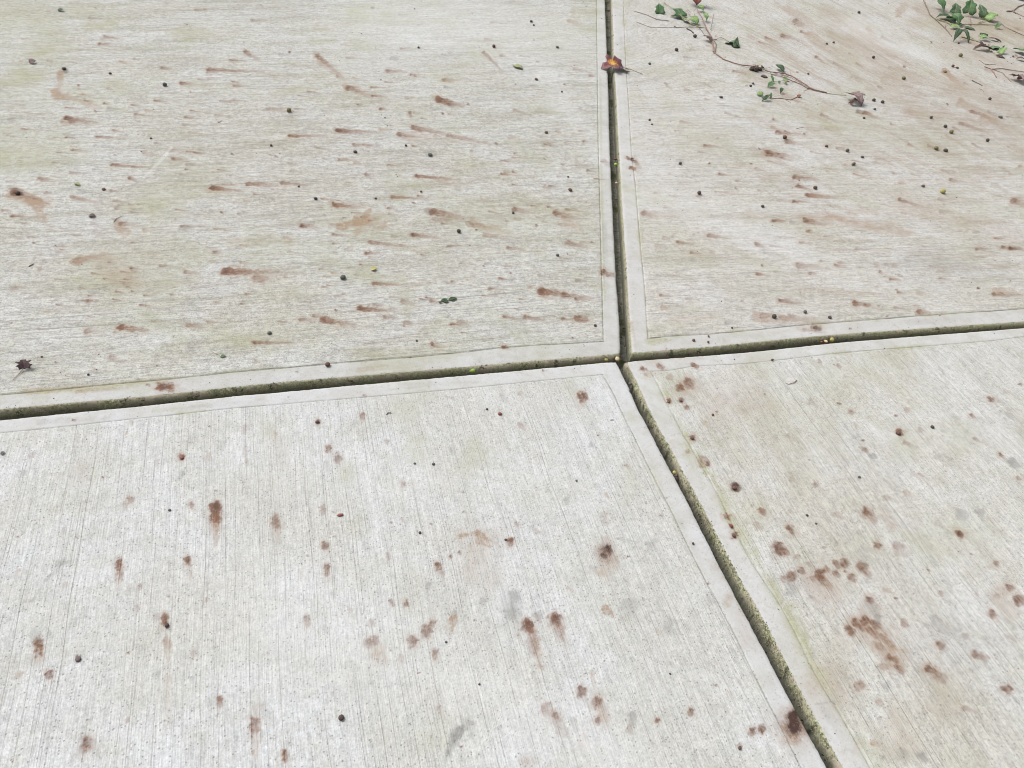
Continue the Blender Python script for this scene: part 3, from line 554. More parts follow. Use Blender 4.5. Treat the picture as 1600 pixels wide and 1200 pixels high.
SLABS = []
def slab(ev, eh, gv, gh, sx, sy, xend, yend, upper):
    if upper:
        so_, zs_s = steps(lambda x: .0031 if x < 1.6 else .0031 + (x - 1.6) * .004, xend, 9.5)
        D0 = np.linalg.norm(CAM[:2])
        def fy(t): d = abs(CAM[1]) + t; return max(.0026, .42 * (d * d + CAM_H ** 2) / (CAM_H * 769))
        to, zs_t = steps(fy, yend, 10.5)
    else:
        so_, zs_s = steps(lambda x: .0026, xend, 9.5)
        to, zs_t = steps(lambda x: .0026, yend, 3.2)
    Sg, Tg = np.meshgrid(so_, to, indexing='ij'); ZS, ZT = np.meshgrid(zs_s, zs_t, indexing='ij')
    x = sx * Sg.copy(); y = sy * Tg.copy()
    for k in range(5):
        g = np.abs(gv(y) - ev(y)); off = np.where(Sg < NOM, Sg * g / NOM, g + Sg - NOM)
        x = ev(y) + sx * off
        g = np.abs(gh(x) - eh(x)); off = np.where(Tg < NOM, Tg * g / NOM, g + Tg - NOM)
        y = eh(x) + sy * off
    # small chips and waviness of the arrises
    wob = (fbm(x, y, 30, 2) - .5) * .0045 + (fbm(x, y, 160, 5, 2) - .5) * .0028 + np.clip(fbm(x, y, 21, 12, 2) - .80, 0, 1) * .05
    near = np.exp(-Sg / .010); neart = np.exp(-Tg / .010)
    x = x + sx * wob * near; y = y + sy * wob * neart
    # corner knocked round
    cr = np.hypot(Sg, Tg); k = np.exp(-(cr / .020) ** 2) * .0035
    x = x + sx * k; y = y + sy * k
    z = np.minimum(ZS, ZT)
    dS, dT = np.abs(Sg - NOM), np.abs(Tg - NOM)
    lineS = np.exp(-(dS / .0019) ** 2) * (Tg > NOM - .002); lineT = np.exp(-(dT / .0019) ** 2) * (Sg > NOM - .002)
    line = np.maximum(lineS, lineT)
    z = z - .0015 * line
    interior = np.clip((np.minimum(Sg, Tg) - NOM) / .004, 0, 1)
    z = z + .0009 * interior * (z > -.0015) + (fbm(x, y, 6, 1) - .5) * .003
    border = np.minimum(Sg, Tg)
    rag = (fbm(x, y, 45, 4, 4) - .5) * .045
    smooth = np.clip((NOM - border + (rag if (sy < 0 and sx > 0) else rag * .06)) / .004, 0, 1)
    smooth = np.where(border < NOM - .030, 1.0, smooth)
    depth = -np.minimum(ZS, ZT)
    low = np.where(border < .004, 1.0, 0)
    moss = np.clip(depth / .006, 0, 1) * 1.0
    if sy > 0: moss = np.where((Tg < .018) & (Tg <= Sg + .01), np.maximum(moss, np.clip((.0150 - Tg) / .010, 0, 1)), moss)
    if sx > 0 and sy < 0: moss = np.where((Sg < .016) & (Sg <= Tg), np.maximum(moss, np.clip((.014 - Sg) / .010, 0, 1) * .9), moss)
    if sx > 0 and sy > 0: moss = np.where(Sg < .012, np.maximum(moss, np.clip((.012 - Sg) / .010, 0, 1) * .75), moss)
    if sx < 0 and sy < 0 : moss = np.where(depth < .004, 0, moss)
    deep = np.clip((depth - .008) / .02, 0, 1)  # depth mask for the shade painted on the joint walls
    # broom coordinates
    if upper:
        r = np.hypot(x - PIV[0], y - PIV[1]); ang = np.arctan2(y - PIV[1], -(x - PIV[0]) * (1 if PIV[0] > 0 else -1))
        base_r = np.hypot(*PIV)
        al = r; ac = ang * base_r
        if PIV[0] < 0: pass
        if sx > 0:
            def ss(q): q = np.clip(q, 0, 1); return q * q * (3 - 2 * q)
            wt = ss((y - 1.15) / 1.1) * ss((x - .75) / 1.5)          # the strokes swing round towards the far right corner
            ac = (1 - wt) * (y + .02 * x) + wt * (x + y / 7.0)
            al = (1 - wt) * x - wt * y
    else:
        al = y; ac = x
    ac = ac + (fbm(x, y, 3.0, 6, 2) - .5) * .012
    X, Y = x.ravel(), y.ravel()
    A = {c: np.zeros(X.size) for c in ('rust', 'tan', 'dark', 'algae', 'grey', 'light', 'muck')}
    for r_ in S: stamp(A, X, Y, *r_)
    # green fringe along the grooves
    fr = (np.exp(-(dS / .012) ** 2) * (Tg > NOM) + np.exp(-(dT / .010) ** 2) * (Sg > NOM)) * np.clip(fbm(x, y, 9, 8) * 3.2 - 1.55, 0, 1)
    if sx < 0 and sy < 0: fr = fr * .25
    if sx < 0 and sy > 0: fr = fr * .8
    A['algae'] += fr.ravel() * .9
    if sx > 0 and sy < 0: A['algae'] += (np.exp(-((Sg - NOM - .012) / .022) ** 2) * (Tg > NOM) * np.clip(fbm(x, y, 24, 21, 4) * 3.4 - 1.5, 0, 1)).ravel() * .6
    film = {(-1, 1): .85, (1, 1): .62, (-1, -1): .16, (1, -1): .42}[(sx, sy)]
    nx, ny = Sg.shape
    me = bpy.data.meshes.new('concrete_slab')
    nv = nx * ny; co = np.empty((nv, 3), np.float32); co[:, 0] = X; co[:, 1] = Y; co[:, 2] = z.ravel()
    i, j = np.meshgrid(np.arange(nx - 1), np.arange(ny - 1), indexing='ij')
    a = (i * ny + j).ravel(); b = a + ny; c = b + 1; d = a + 1
    q = np.stack([a, b, c, d] if sx * sy > 0 else [a, d, c, b], 1).astype(np.int32)
    me.vertices.add(nv); me.vertices.foreach_set('co', co.ravel())
    me.loops.add(q.size); me.loops.foreach_set('vertex_index', q.ravel())
    me.polygons.add(len(q)); me.polygons.foreach_set('loop_start', np.arange(0, q.size, 4, dtype=np.int32))
    me.polygons.foreach_set('loop_total', np.full(len(q), 4, np.int32))
    me.update(calc_edges=True)
    me.polygons.foreach_set('use_smooth', np.ones(len(q), bool))
    def fa(name, arr):
        at_ = me.attributes.new(name, 'FLOAT', 'POINT'); at_.data.foreach_set('value', np.asarray(arr, np.float32).ravel())
    for nme in ('rust', 'tan', 'algae', 'light', 'muck'): fa(nme, np.clip(A[nme], 0, 1.3))
    fa('dark', np.clip(A['dark'], 0, 1.1)); fa('grime', np.clip(A['grey'] * .62, 0, .8))
    fa('smooth', smooth); fa('moss', moss); fa('line', line * (.62 if sy > 0 else .42)); fa('deep', deep); fa('film', np.full(nv, film))
    tone = {(-1, 1): (.890, .885, .855), (1, 1): (.925, .902, .870), (-1, -1): (1.0, 1.005, 1.010), (1, -1): (.975, .965, .935)}[(sx, sy)]
    at_ = me.attributes.new('tone', 'FLOAT_VECTOR', 'POINT'); at_.data.foreach_set('vector', np.tile(np.array(tone, np.float32), nv))
    vec = np.zeros((nv, 3), np.float32); vec[:, 0] = al.ravel(); vec[:, 1] = ac.ravel(); vec[:, 2] = (0 if upper else 5)
    at_ = me.attributes.new('broom', 'FLOAT_VECTOR', 'POINT'); at_.data.foreach_set('vector', vec.ravel())
    me.materials.append(M['concrete'])
    o = bpy.data.objects.new('concrete_slab', me); COL.objects.link(o); o.parent = pavement
    SLABS.append(o); print('slab', nx, ny, nv)
    return o
slab(UP_L, FAR_L, G_UL_V, G_UL_H, -1, 1, 4.6, 5.4, True)
slab(UP_R, FAR_R, G_UR_V, G_UR_H, 1, 1, 3.0, 5.4, True)
slab(LO_L, NEAR_L, G_LL_V, G_LL_H, -1, -1, 1.75, 1.2, False)
slab(LO_R, NEAR_R, G_LR_V, G_LR_H, 1, -1, 1.3, 1.2, False)

# ---------------------------------------------------------------- moss cushions along the joints
def tets(name, pts, sizes, mat, parent=None, flat=1.0):
    n = len(pts); base = np.array([[1, 0, -.5], [-.5, .87, -.5], [-.5, -.87, -.5], [0, 0, 1.0]])
    V = np.empty((n, 4, 3)); th = rng.uniform(0, 2 * math.pi, n)
    c, s = np.cos(th), np.sin(th); b = base[None] * (1 + rng.uniform(-.45, .45, (n, 4, 1)))
    V[:, :, 0] = b[:, :, 0] * c[:, None] - b[:, :, 1] * s[:, None]; V[:, :, 1] = b[:, :, 0] * s[:, None] + b[:, :, 1] * c[:, None]
    V[:, :, 2] = b[:, :, 2] * flat
    V = V * np.asarray(sizes)[:, None, None] + np.asarray(pts)[:, None, :]
    F = np.array([[0, 2, 1], [0, 1, 3], [1, 2, 3], [2, 0, 3]])
    faces = (F[None] + 4 * np.arange(n)[:, None, None]).reshape(-1, 3)
    me = bpy.data.meshes.new(name); me.from_pydata(V.reshape(-1, 3).tolist(), [], faces.tolist()); me.update()
    me.materials.append(mat)
    o = bpy.data.objects.new(name, me); COL.objects.link(o)
    if parent: o.parent = parent
    return o
mp, ms = [], []
def tuft(n, f, lo, hi, axis, side, w):
    a = rng.uniform(lo, hi, n); dens = fbm(a, a * 0 + 3, 7, side); keep = rng.random(n) < np.clip(dens * 2.4 - .5, .15, 1)
    a = a[keep]; k = len(a); e = f(a); t = np.abs(rng.normal(0, 1, k)) * w
    z = np.where(rng.random(k) < .5, -rng.uniform(0, .022, k), -.001); off = np.where(z < -.0015, -.0008, t + .001)
    z = np.where(off > 0, -.0045 * np.exp(-off / .0035), z)
    for i in range(k):
        if axis == 'x': mp.append((a[i], e[i] + side * off[i], z[i]))
        else: mp.append((e[i] + side * off[i], a[i], z[i]))
        ms.append(rng.uniform(.0007, .0020))
tuft(6500, FAR_L, -2.2, -.03, 'x', 1, .005)
tuft(4500, FAR_R, .03, 1.7, 'x', 1, .005)
tuft(2600, LO_R, -1.2, -.03, 'y', 1, .004)
tuft(1200, UP_R, .05, 3.0, 'y', 1, .002)
tuft(900, G_UL_V, .05, 3.2, 'y', 1, .004)
tuft(700, G_LR_V, -1.1, -.05, 'y', 1, .005)
moss = tets('moss', mp, ms, M['moss'], flat=.8)
prop(moss, 'low green brown moss growing on the slab edges inside the paving joints', 'moss', kind='stuff')

# grit strewn over the slabs
gp, gs = [], []
for k in range(3200):
    x, y = rng.uniform(0, 1600), rng.uniform(0, 1200)
    if rng.random() > (.9 if y < 620 else .5): continue
    p = at(x, y); s = pxsize(p) * rng.uniform(.45, 1.15) * (1.6 if rng.random() < .08 else 1)
    gp.append((p[0], p[1], s * .3)); gs.append(s)
for f, lo, hi, ax, sg in ((NEAR_L, -2.2, 0, 'x', 1), (NEAR_R, 0, 1.7, 'x', 1), (UP_L, 0, 3.4, 'y', 1), (LO_L, -1.2, 0, 'y', 1)):
    for a in rng.uniform(lo, hi, 260):
        o_ = sg * rng.uniform(.002, .016); z_ = -rng.uniform(.012, .035) + .0
        q = float(f(a)) + o_
        gp.append((a, q, z_) if ax == 'x' else (q, a, z_)); gs.append(rng.uniform(.0012, .0036))
grit = tets('grit', gp, gs, M['grit'], flat=.6)
prop(grit, 'tiny dark crumbs and seeds strewn over the concrete', 'grit', kind='stuff')

# ---------------------------------------------------------------- berries
def berry_mesh(name, seed, squash, stalk):
    bm = bmesh.new(); bmesh.ops.create_uvsphere(bm, u_segments=18, v_segments=12, radius=.5)
    for v in bm.verts:
        n_ = mnoise.noise(v.co * 3.1 + Vector((seed, 0, 0))) * .055 + mnoise.noise(v.co * 8 + Vector((0, seed, 0))) * .03
        v.co += v.co.normalized() * n_; v.co.z *= squash
        t = v.co.x - .40
        if t > 0: v.co.x -= t * 1.1                       # dimple where the stalk was
    if stalk:
        r = bmesh.ops.create_cone(bm, cap_ends=True, segments=7, radius1=.07, radius2=.045, depth=.22)['verts']
        for v in r: v.co = Vector((v.co.z + .46, v.co.x, v.co.y + .03))
    for v in bm.verts: v.co.z += .5 * squash - .02
    me = bpy.data.meshes.new(name); bm.to_mesh(me); bm.free()
    me.polygons.foreach_set('use_smooth', [True] * len(me.polygons)); return me
BASE = [berry_mesh('berry', 1, .92, True), berry_mesh('berry', 5, .84, False), berry_mesh('berry', 9, .66, False)]
CACHE = {}
def berry(x, y, d, mat, label, var=0, z=0.0, ex=1.0, rot=None, group='dark berries fallen on the concrete', name='berry', cat='berry'):
    key = (var, mat)
    if key not in CACHE:
        me = BASE[var].copy(); me.materials.clear(); me.materials.append(M[mat]); CACHE[key] = me
    o = bpy.data.objects.new(name, CACHE[key]); COL.objects.link(o)
    s = d * pxsize(at(x, y)) * (.74 if y < 300 else .80)
    p = at(x, y, z + s * .4); o.location = (p[0], p[1], z)
    o.scale = (s * ex * rng.uniform(.9, 1.25), s * rng.uniform(.85, 1.05), s * rng.uniform(.8, 1.0)); o.rotation_euler = (rng.uniform(-.15, .15), rng.uniform(-.15, .15), rng.uniform(0, 6.28) if rot is None else rot)
    prop(o, label, cat, group); return o
K, SL, BR, OL = 'b_dark', 'b_slate', 'b_brown', 'b_olive'
B = [
 (100,107,8,K,1,'black berry at the top of the hooked brown stain near the left edge'),
 (172,114,6.5,K,2,'small black berry right of the hooked brown stain'),
 (257,132,8.5,SL,0,'grey-green berry left of the short rust streak in the upper left slab'),
 (452,172,9.5,OL,0,'olive berry sitting on a pale rust streak in the upper left slab'),
 (555,237,7.5,K,0,'dark berry below the long rust streak in the middle of the upper left slab'),
 (424,227,5.5,K,1,'tiny black berry under the left end of a thin rust streak'),
 (654,74,5,K,1,'tiny black berry highest in the middle of the upper left slab'),
 (772,72,7.5,BR,0,'brown berry above the forked red stain at the top of the upper left slab'),
 (672,241,10,SL,2,'flattened grey berry with a crushed side in the upper left slab'),
 (27,301,9.5,K,1,'black berry at the head of the broad brown stain by the left edge'),
 (162,295,7.5,BR,2,'dark brown flat berry between the green smear and the scratch'),
 (236,216,4.5,K,1,'tiny black berry just above the white scratch'),
 (493,310,6.5,K,0,'dark berry above the short rust streak near the orange smudge'),
 (587,310,5,K,1,'tiny dark berry left of the straight thin red streak'),
 (717,361,8,K,0,'dark berry below the wide rust streak in the middle right of the upper left slab'),
 (536,433,10,SL,0,'large slate grey berry alone below the yellow petal'),
 (421,520,7.5,SL,0,'grey berry with a crumb beside it near the front of the upper left slab'),
 (651,532,5,K,1,'small dark berry alone near the front border of the upper left slab'),
 (512,569,9.5,BR,0,'round brown berry resting in the groove of the front border'),
 (854,206,8.5,BR,2,'dark brown oval berry in the upper left slab nearest the long joint'),
 (891,296,9,BR,2,'brown flattened berry left of the long joint, below a tiny black one'),
 (888,276,5,K,1,'tiny black berry just above the brown flattened one by the long joint'),
 (871,398,7,SL,2,'slate berry below the red smudges beside the long joint'),
 (930,508,6.5,K,2,'dark berry beside the groove near the crossing of the joints'),
 (802,332,5,K,1,'tiny black berry at the left of a short pink streak'),
 (658,299,5,K,1,'tiny black berry above the wide rust streak in the upper left slab'),
 (467,291,5,K,1,'tiny black berry right of the orange streak at mid left'),
 (830,33,6,K,1,'larger of two tiny black berries near the top of the upper left slab'),
 (834,39,4.5,K,1,'smaller of two tiny black berries near the top of the upper left slab'),
 (634,227,5.5,K,1,'tiny black berry below the double rust streak'),
 (878,143,4.5,K,1,'tiny black berry left of the long joint below the autumn leaf'),
 (838,123,7.5,BR,2,'flat brown berry just below the small olive leaf'),
 (871,73,7,SL,2,'pale slate flat berry left of the long joint above the autumn leaf'),
 (65,332 + 225,4,K,1,'tiny black berry right of the dark curled leaf'),
 (138,585,5,K,1,'tiny black berry above the front border at lower left of the far slab'),
 (1086,56,8,K,0,'black berry on a short stalk below the pale ivy leaves'),
 (1057,77,7.5,K,0,'black berry below and left of the ivy sprig'),
 (1342,19,6,K,0,'dark berry at the top between the two ivy sprigs'),
 (1015,99,6.5,SL,1,'dark berry right of the autumn leaf'),
 (1015,187,5,K,1,'upper of two tiny berries by the long joint'),
 (1019,194,4,K,1,'lower of two tiny berries by the long joint'),
 (1063,255,7.5,SL,0,'slate berry alone in the middle left of the upper right slab'),
 (1177,130,5.5,K,1,'upper of two tiny berries under the root clump'),
 (1173,134,5,K,1,'lower of two tiny berries under the root clump'),
 (1127,151,7,K,2,'dark flat berry left of the loose ivy leaves'),
 (1226,214,9,BR,0,'brown berry just below a thin rust streak in the upper right slab'),
 (1263,115,5,K,1,'tiny black berry above the ivy stem'),
 (1292,68,5,K,1,'left of two tiny black berries on the tan smear'),
 (1303,66,5,BR,1,'right of two tiny berries on the tan smear'),
 (1365,89,7,K,0,'black berry in the middle between both ivy sprigs'),
 (1366,156,7,K,0,'left of the pair of dark berries right of the dead mauve leaf'),
 (1379,159,7,K,0,'right of the pair of dark berries right of the dead mauve leaf'),
 (1367,170,6,SL,1,'grey berry below the pair right of the dead mauve leaf'),
 (1350,184,5.5,K,1,'tiny dark berry under the brown streak by the dead mauve leaf'),
 (1412,122,7.5,OL,0,'olive berry alone between the dead mauve leaf and the ivy at the right'),
 (1477,111,7.5,OL,2,'olive berry at the head of the orange streak'),
 (1489,103,7,BR,0,'left of two brown berries above the orange streak'),
 (1496,105,7.5,BR,2,'right of two brown berries above the orange streak'),
 (1501,86,8.5,OL,0,'dark olive berry just below the arched ivy leaf'),
 (1498,67,4.5,K,1,'tiny black berry under the arch of the dark ivy leaf'),
 (1547,154,6.5,K,0,'dark berry below the broken stick at the right'),
 (1477,197,7.5,K,0,'black berry directly above an olive brown one at the right'),
 (1487,206,8.5,OL,0,'olive brown berry just below a black one at the right'),
 (1543,219,7.5,K,0,'dark berry right of the yellow and black pair'),
 (1463,231,10,OL,0,'ochre berry beside a crushed black one'),
 (1478,234,10,K,2,'crushed black berry beside the ochre one'),
 (1324,235,8,SL,0,'slate berry above the double seed in the upper right slab'),
 (1348,245,6,K,1,'tiny dark berry right above the double seed'),
 (1292,228,7,BR,1,'reddish brown berry right of the short rust streaks'),
 (1274,293,8.5,BR,0,'brown berry at the end of a short rust streak'),
 (1443,290,8,BR,2,'small brown berry left of the yellow-green one'),
 (1093,301,8.5,K,0,'dark berry alone in the left half of the upper right slab'),
 (1192,322,6.5,K,1,'small dark berry alone above the middle of the upper right slab'),
 (1564,182,9,SL,2,'lumpy dark berry near the right edge below the twigs'),
 (1210,494,9.5,K,0,'black berry on an orange smear near the front border'),
 (1258,487,7.5,SL,0,'slate berry right of the black one near the front border'),
 (1297,495,8,K,2,'dark oval berry just above the front border groove'),
 (1084,531,6.5,BR,2,'brown berry on the pale border right of the crossing'),
 (1107,534,5,BR,1,'lower tiny berry on the pale border right of the crossing'),
 (1107,525,4,BR,1,'upper tiny berry on the pale border right of the crossing'),
 (1144,512,4.5,K,1,'tiny black berry above the border left of the orange smear'),
 (1207,562,5,K,1,'tiny black berry on the near border groove of the right slab'),
 (533,1121,12,K,0,'largest black round berry alone near the bottom of the photo'),
 (656,832,5.5,K,1,'tiny black berry in the middle of the lower left slab'),
 (790,843,5,K,1,'tiny black berry beside the orange arc stain'),
 (677,725,6,SL,1,'small slate berry near the top of the lower left slab'),
 (648,724,5,SL,1,'tiny slate berry on a greenish patch of the lower left slab'),
 (496,659,7.5,BR,0,'reddish brown berry near the top of the lower left slab'),
 (761,639,5,K,1,'tiny black berry left of the dark red crushed one'),
 (781,646,8,'b_red',2,'dark red crushed berry at the top right of the lower left slab'),
 (284,715,7.5,'b_red',2,'dark red berry left of centre in the lower left slab'),
 (260,977,9,K,1,'black berry on the head of a long tan run in the lower left slab'),
 (122,1029,10,'b_taupe',2,'grey-brown flat berry at the lower left of the photo'),
 (1156,1168,7,BR,0,'dark brown berry left of the big black stain at the bottom'),
 (697,1003,5.5,SL,1,'small grey berry beside the pale orange flake stain'),
 (265,797,5.5,SL,1,'tiny grey berry left of the large brown blot'),
 (749,1069,4.5,K,1,'tiny black berry right of centre near the bottom'),
 (1083,849,5,K,1,'tiny black berry on the smooth border of the lower joint'),
 (1047,1053,4.5,K,1,'tiny black berry above the small pink ring stain'),
 (901,751,5,SL,1,'tiny slate berry left of the lower joint'),
 (1457,667,8,K,0,'dark round berry at the upper right of the lower right slab'),
 (1404,676,9.5,BR,2,'brown oval berry left of the dark round one in the lower right slab'),
 (1148,762,9,BR,2,'purple brown crushed berry right of the lower joint'),
 (1082,684,7,K,2,'dark berry in the green groove of the lower right slab'),
 (1147,836,8,BR,2,'brown berry on the ragged border edge of the lower right slab'),
 (1261,805,5,K,1,'tiny black berry in the middle of the lower right slab'),
 (1343,745,6.5,SL,2,'small slate berry near the centre of the lower right slab'),
 (1275,818,4.5,K,1,'tiny black berry just right of another in the lower right slab'),
 (1064,626,6,BR,2,'right of two brown berries at the inner corner of the lower right slab'),
 (1045,627,6,BR,2,'left of two brown berries at the inner corner of the lower right slab'),
 (1114,648,5,BR,1,'small brown berry in the upper left of the lower right slab'),
]
for b in B: berry(b[0], b[1], b[2], b[3], b[5], b[4])
gj = 'pale fruits caught in the joints'
berry(962,257,8.5,'b_lime','bright green fruit wedged in the long joint below a brown husk',0,-.020,group=gj)
berry(963,286,6.5,'b_cream','small cream fruit in the long joint below the bright green one',0,-.020,group=gj)
berry(962,248,8,'b_brown','pinkish brown husk in the long joint above the bright green fruit',2,-.018,group=gj,name='husk',cat='husk')
berry(738,578,9.5,'b_lime','yellow-green oblong fruit in the cross joint left of the crossing',1,-.014,1.35,.1,group=gj)
berry(947,562,8.5,'b_yellow','yellow fruit in the cross joint just left of a cream one',0,-.014,group=gj)
berry(965,560.5,9.5,'b_cream','cream fruit with an orange side at the crossing of the joints',0,-.012,group=gj)
berry(1300,531,9.5,'b_yellow','yellow fruit in the right arm of the cross joint',0,-.012,group=gj)
berry(1291,533,7,'b_cream','pale split husk beside the yellow fruit in the right joint',2,-.010,group=gj,name='husk',cat='husk')
berry(1284,534,5,'b_red','reddish crumb beside the pale husk in the right joint',2,-.010,group=gj,name='husk',cat='husk')
berry(985,600,7,'b_slate','grey fruit in the lower joint just below the crossing',0,-.012,group=gj)
berry(1054,738,9,'b_yellow','yellow brown fruit in the lower joint',0,-.012,group=gj)
berry(1057,743,6,'b_brown','brown husk touching the yellow brown fruit in the lower joint',2,-.012,group=gj,name='husk',cat='husk')
berry(951,16,6,'b_brown','small brown fruit in the long joint near the top of the photo',1,-.018,group=gj)
berry(1473,299,11,'b_yellow','largest yellow-green fruit lying on the upper right slab',0,0,group='pale fruits on the slab')
berry(975,512,6,'b_dark','dark fruit deep in the long joint just before the crossing',1,-.035,group=gj)
berry(976,540,5,'b_slate','grey fruit deep in the long joint at the crossing',1,-.035,group=gj)
berry(963,311,5,'b_slate','grey crumb deep in the long joint below the cream fruit',1,-.03,group=gj)
# double seed and red capsule
o = berry(1334,256,7,SL,'dark double seed lying in the upper right slab, left and right halves joined',1,0,1.5,.4,group='seeds',name='double_seed',cat='seed')
o = berry(532,804,7.5,'b_red','short red capsule lying crosswise in the lower left slab',2,0,1.5,.05,group='seeds',name='seed_capsule',cat='seed')
o = berry(1455,183,6,K,'dark twin seed at the right of the upper right slab',1,0,1.4,.5,group='seeds',name='double_seed',cat='seed')

# ---------------------------------------------------------------- leaves
SH = dict(
 ivy=[(0, 0), (-.08, .18), (-.10, .36), (.06, .52), (.20, .44), (.34, .34), (.46, .44), (.57, .36), (.66, .22), (.84, .10), (1, 0)],
 ovate=[(0, 0), (.02, .16), (.12, .36), (.30, .48), (.50, .46), (.70, .32), (.88, .13), (1, 0)],
 lance=[(0, 0), (.10, .18), (.30, .42), (.50, .50), (.70, .38), (.88, .16), (1, 0)],
 lobed=[(0, 0), (.02, .12), (-.12, .34), (.06, .36), (.14, .52), (.28, .36), (.36, .28), (.50, .50), (.62, .44), (.60, .24), (.74, .18), (.84, .20), (1, 0)],
)
def leaf(x0, y0, x1, y1, w, mat, shape='ivy', zb=.004, zt=.004, roll=0.0, bend=.15, fold=.10, parent=None, label=None, cat='leaf', group=None, name='leaf', asym=0.0, holes=0, yellow_heart=False):
    """leaf from its base (x0,y0,height zb) to its tip, w = seen width in photo pixels"""
    pb, pt = at(x0, y0, zb), at(x1, y1, zt)
    px_ = pxsize(pb); Lp = math.hypot(x1 - x0, y1 - y0) * px_ * 1.22
    if np.linalg.norm(pt - pb) > Lp:                 # a real leaf is no longer than this: it stands tilted off the ground
        A_, q_, B_ = (pb, (x1, y1), pt) if y1 < y0 else (pt, (x0, y0), pb)
        rd = ray(*q_); rd = rd / np.linalg.norm(rd)
        b_ = rd.dot(A_ - CAM); disc = Lp ** 2 - (np.linalg.norm(A_ - CAM) ** 2 - b_ ** 2)
        if disc > 0:
            new = CAM + rd * (b_ + math.sqrt(disc))
            if new[2] > B_[2]:
                if y1 < y0: pt = new
                else: pb = new
    al = pt - pb; L = np.linalg.norm(al); al /= L
    up = np.array([0, 0, 1.]); up -= al * up.dot(al)
    if np.linalg.norm(up) < 1e-3: up = np.array([0, 1., 0])
    up /= np.linalg.norm(up); ac = np.cross(up, al)
    r = math.radians(roll); ac, up = ac * math.cos(r) + up * math.sin(r), up * math.cos(r) - ac * math.sin(r)
    mid = (pb + pt) / 2
    d2 = proj(mid + ac * .01) - proj(mid); a2 = proj(mid + al * .01) - proj(mid); a2 /= max(np.linalg.norm(a2), 1e-6)
    per = abs(d2[0] * -a2[1] + d2[1] * a2[0])
    W = w / max(per, 1.0) * .01
    lift = 0.0
    if W > 1.15 * L and roll == 0 and shape != 'lance':      # seen nearly edge on: tip its far side up instead
        ac0, up0 = ac.copy(), up.copy(); best = None
        for rr_ in range(0, 75, 5):
            for sg in (1, -1):
                r_ = math.radians(rr_) * sg
                a_ = ac0 * math.cos(r_) + up0 * math.sin(r_); u_ = up0 * math.cos(r_) - ac0 * math.sin(r_)
                if u_.dot(CAM - mid) < 0: continue
                dd = proj(mid + a_ * .01) - proj(mid); pr = abs(dd[0] * -a2[1] + dd[1] * a2[0])
                W_ = w / max(pr, .3) * .01
                if best is None or (best[0] > 1.15 * L and W_ < best[0]): best = (W_, a_, u_, r_)
        W, ac, up, r_ = best; W = min(W, 1.6 * L); lift = W * .42 * abs(math.sin(r_))
    W = min(W, L * 4.2)
    half = SH[shape]; out = half + [(u, -v * (1 - asym)) for u, v in reversed(half[1:-1])]
    dense = []
    for i in range(len(out)):
        a, b = out[i], out[(i + 1) % len(out)]
        for t in (0, .5): dense.append((a[0] * (1 - t) + b[0] * t, a[1] * (1 - t) + b[1] * t))
    rings = 5; V = []; vein = []; gl = []; F = []; n = len(dense); sd_ = rng.uniform(0, 50)
    def put(u, v):
        nz = mnoise.noise(Vector((u * 2.6 + sd_, v * 2.6, 0)))
        h = bend * (4 * u * (1 - u)) * L * .5 + abs(v) * fold * W * 2 + nz * .07 * L
        h -= (abs(v) ** 2) * bend * W * .7
        p = pb + al * (u * L) + ac * (v * W) + up * h + np.array([0, 0, lift])
        V.append((p[0], p[1], max(p[2], .0008) if zb > -.001 else p[2]))
        va = abs(v); ve = math.exp(-(va / .035) ** 2)
        for k in (.25, .5): ve = max(ve, .8 * math.exp(-(((u - .06) - va * (1.3 if k == .5 else .25)) / .04) ** 2) if va > .02 else 0)
        vein.append(ve); gl.append(max(0, 1 - math.hypot((u - .42) / .42, (v + .12) / .40)))
    for k in range(rings):
        t = (k + 1) / rings
        for (u, v) in dense:
            put(.42 + (u - .42) * t, v * t)
    put(.42, 0); c = len(V) - 1
    for k in range(rings - 1):
        for i in range(n):
            if holes and k == rings - 2 and (i % 7 == 3): continue
            a, b = k * n + i, k * n + (i + 1) % n; F.append((a, b, b + n, a + n))
    for i in range(n): F.append((c, (i + 1) % n, i))
    o = mesh_obj(name, V, F, M[mat], parent) if parent is not None else None
    if o is None:
        ctr = pb; o = mesh_obj(name, [(p[0] - ctr[0], p[1] - ctr[1], p[2] - ctr[2]) for p in V], F, M[mat], loc=tuple(ctr))
    me = o.data
    at_ = me.attributes.new('vein', 'FLOAT', 'POINT'); at_.data.foreach_set('value', vein)
    if yellow_heart: at_ = me.attributes.new('yellow_heart', 'FLOAT', 'POINT'); at_.data.foreach_set('value', gl)
    m = o.modifiers.new('thickness', 'SOLIDIFY'); m.thickness = .0005; m.offset = 0
    if parent is None: prop(o, label, cat, group)
    return o

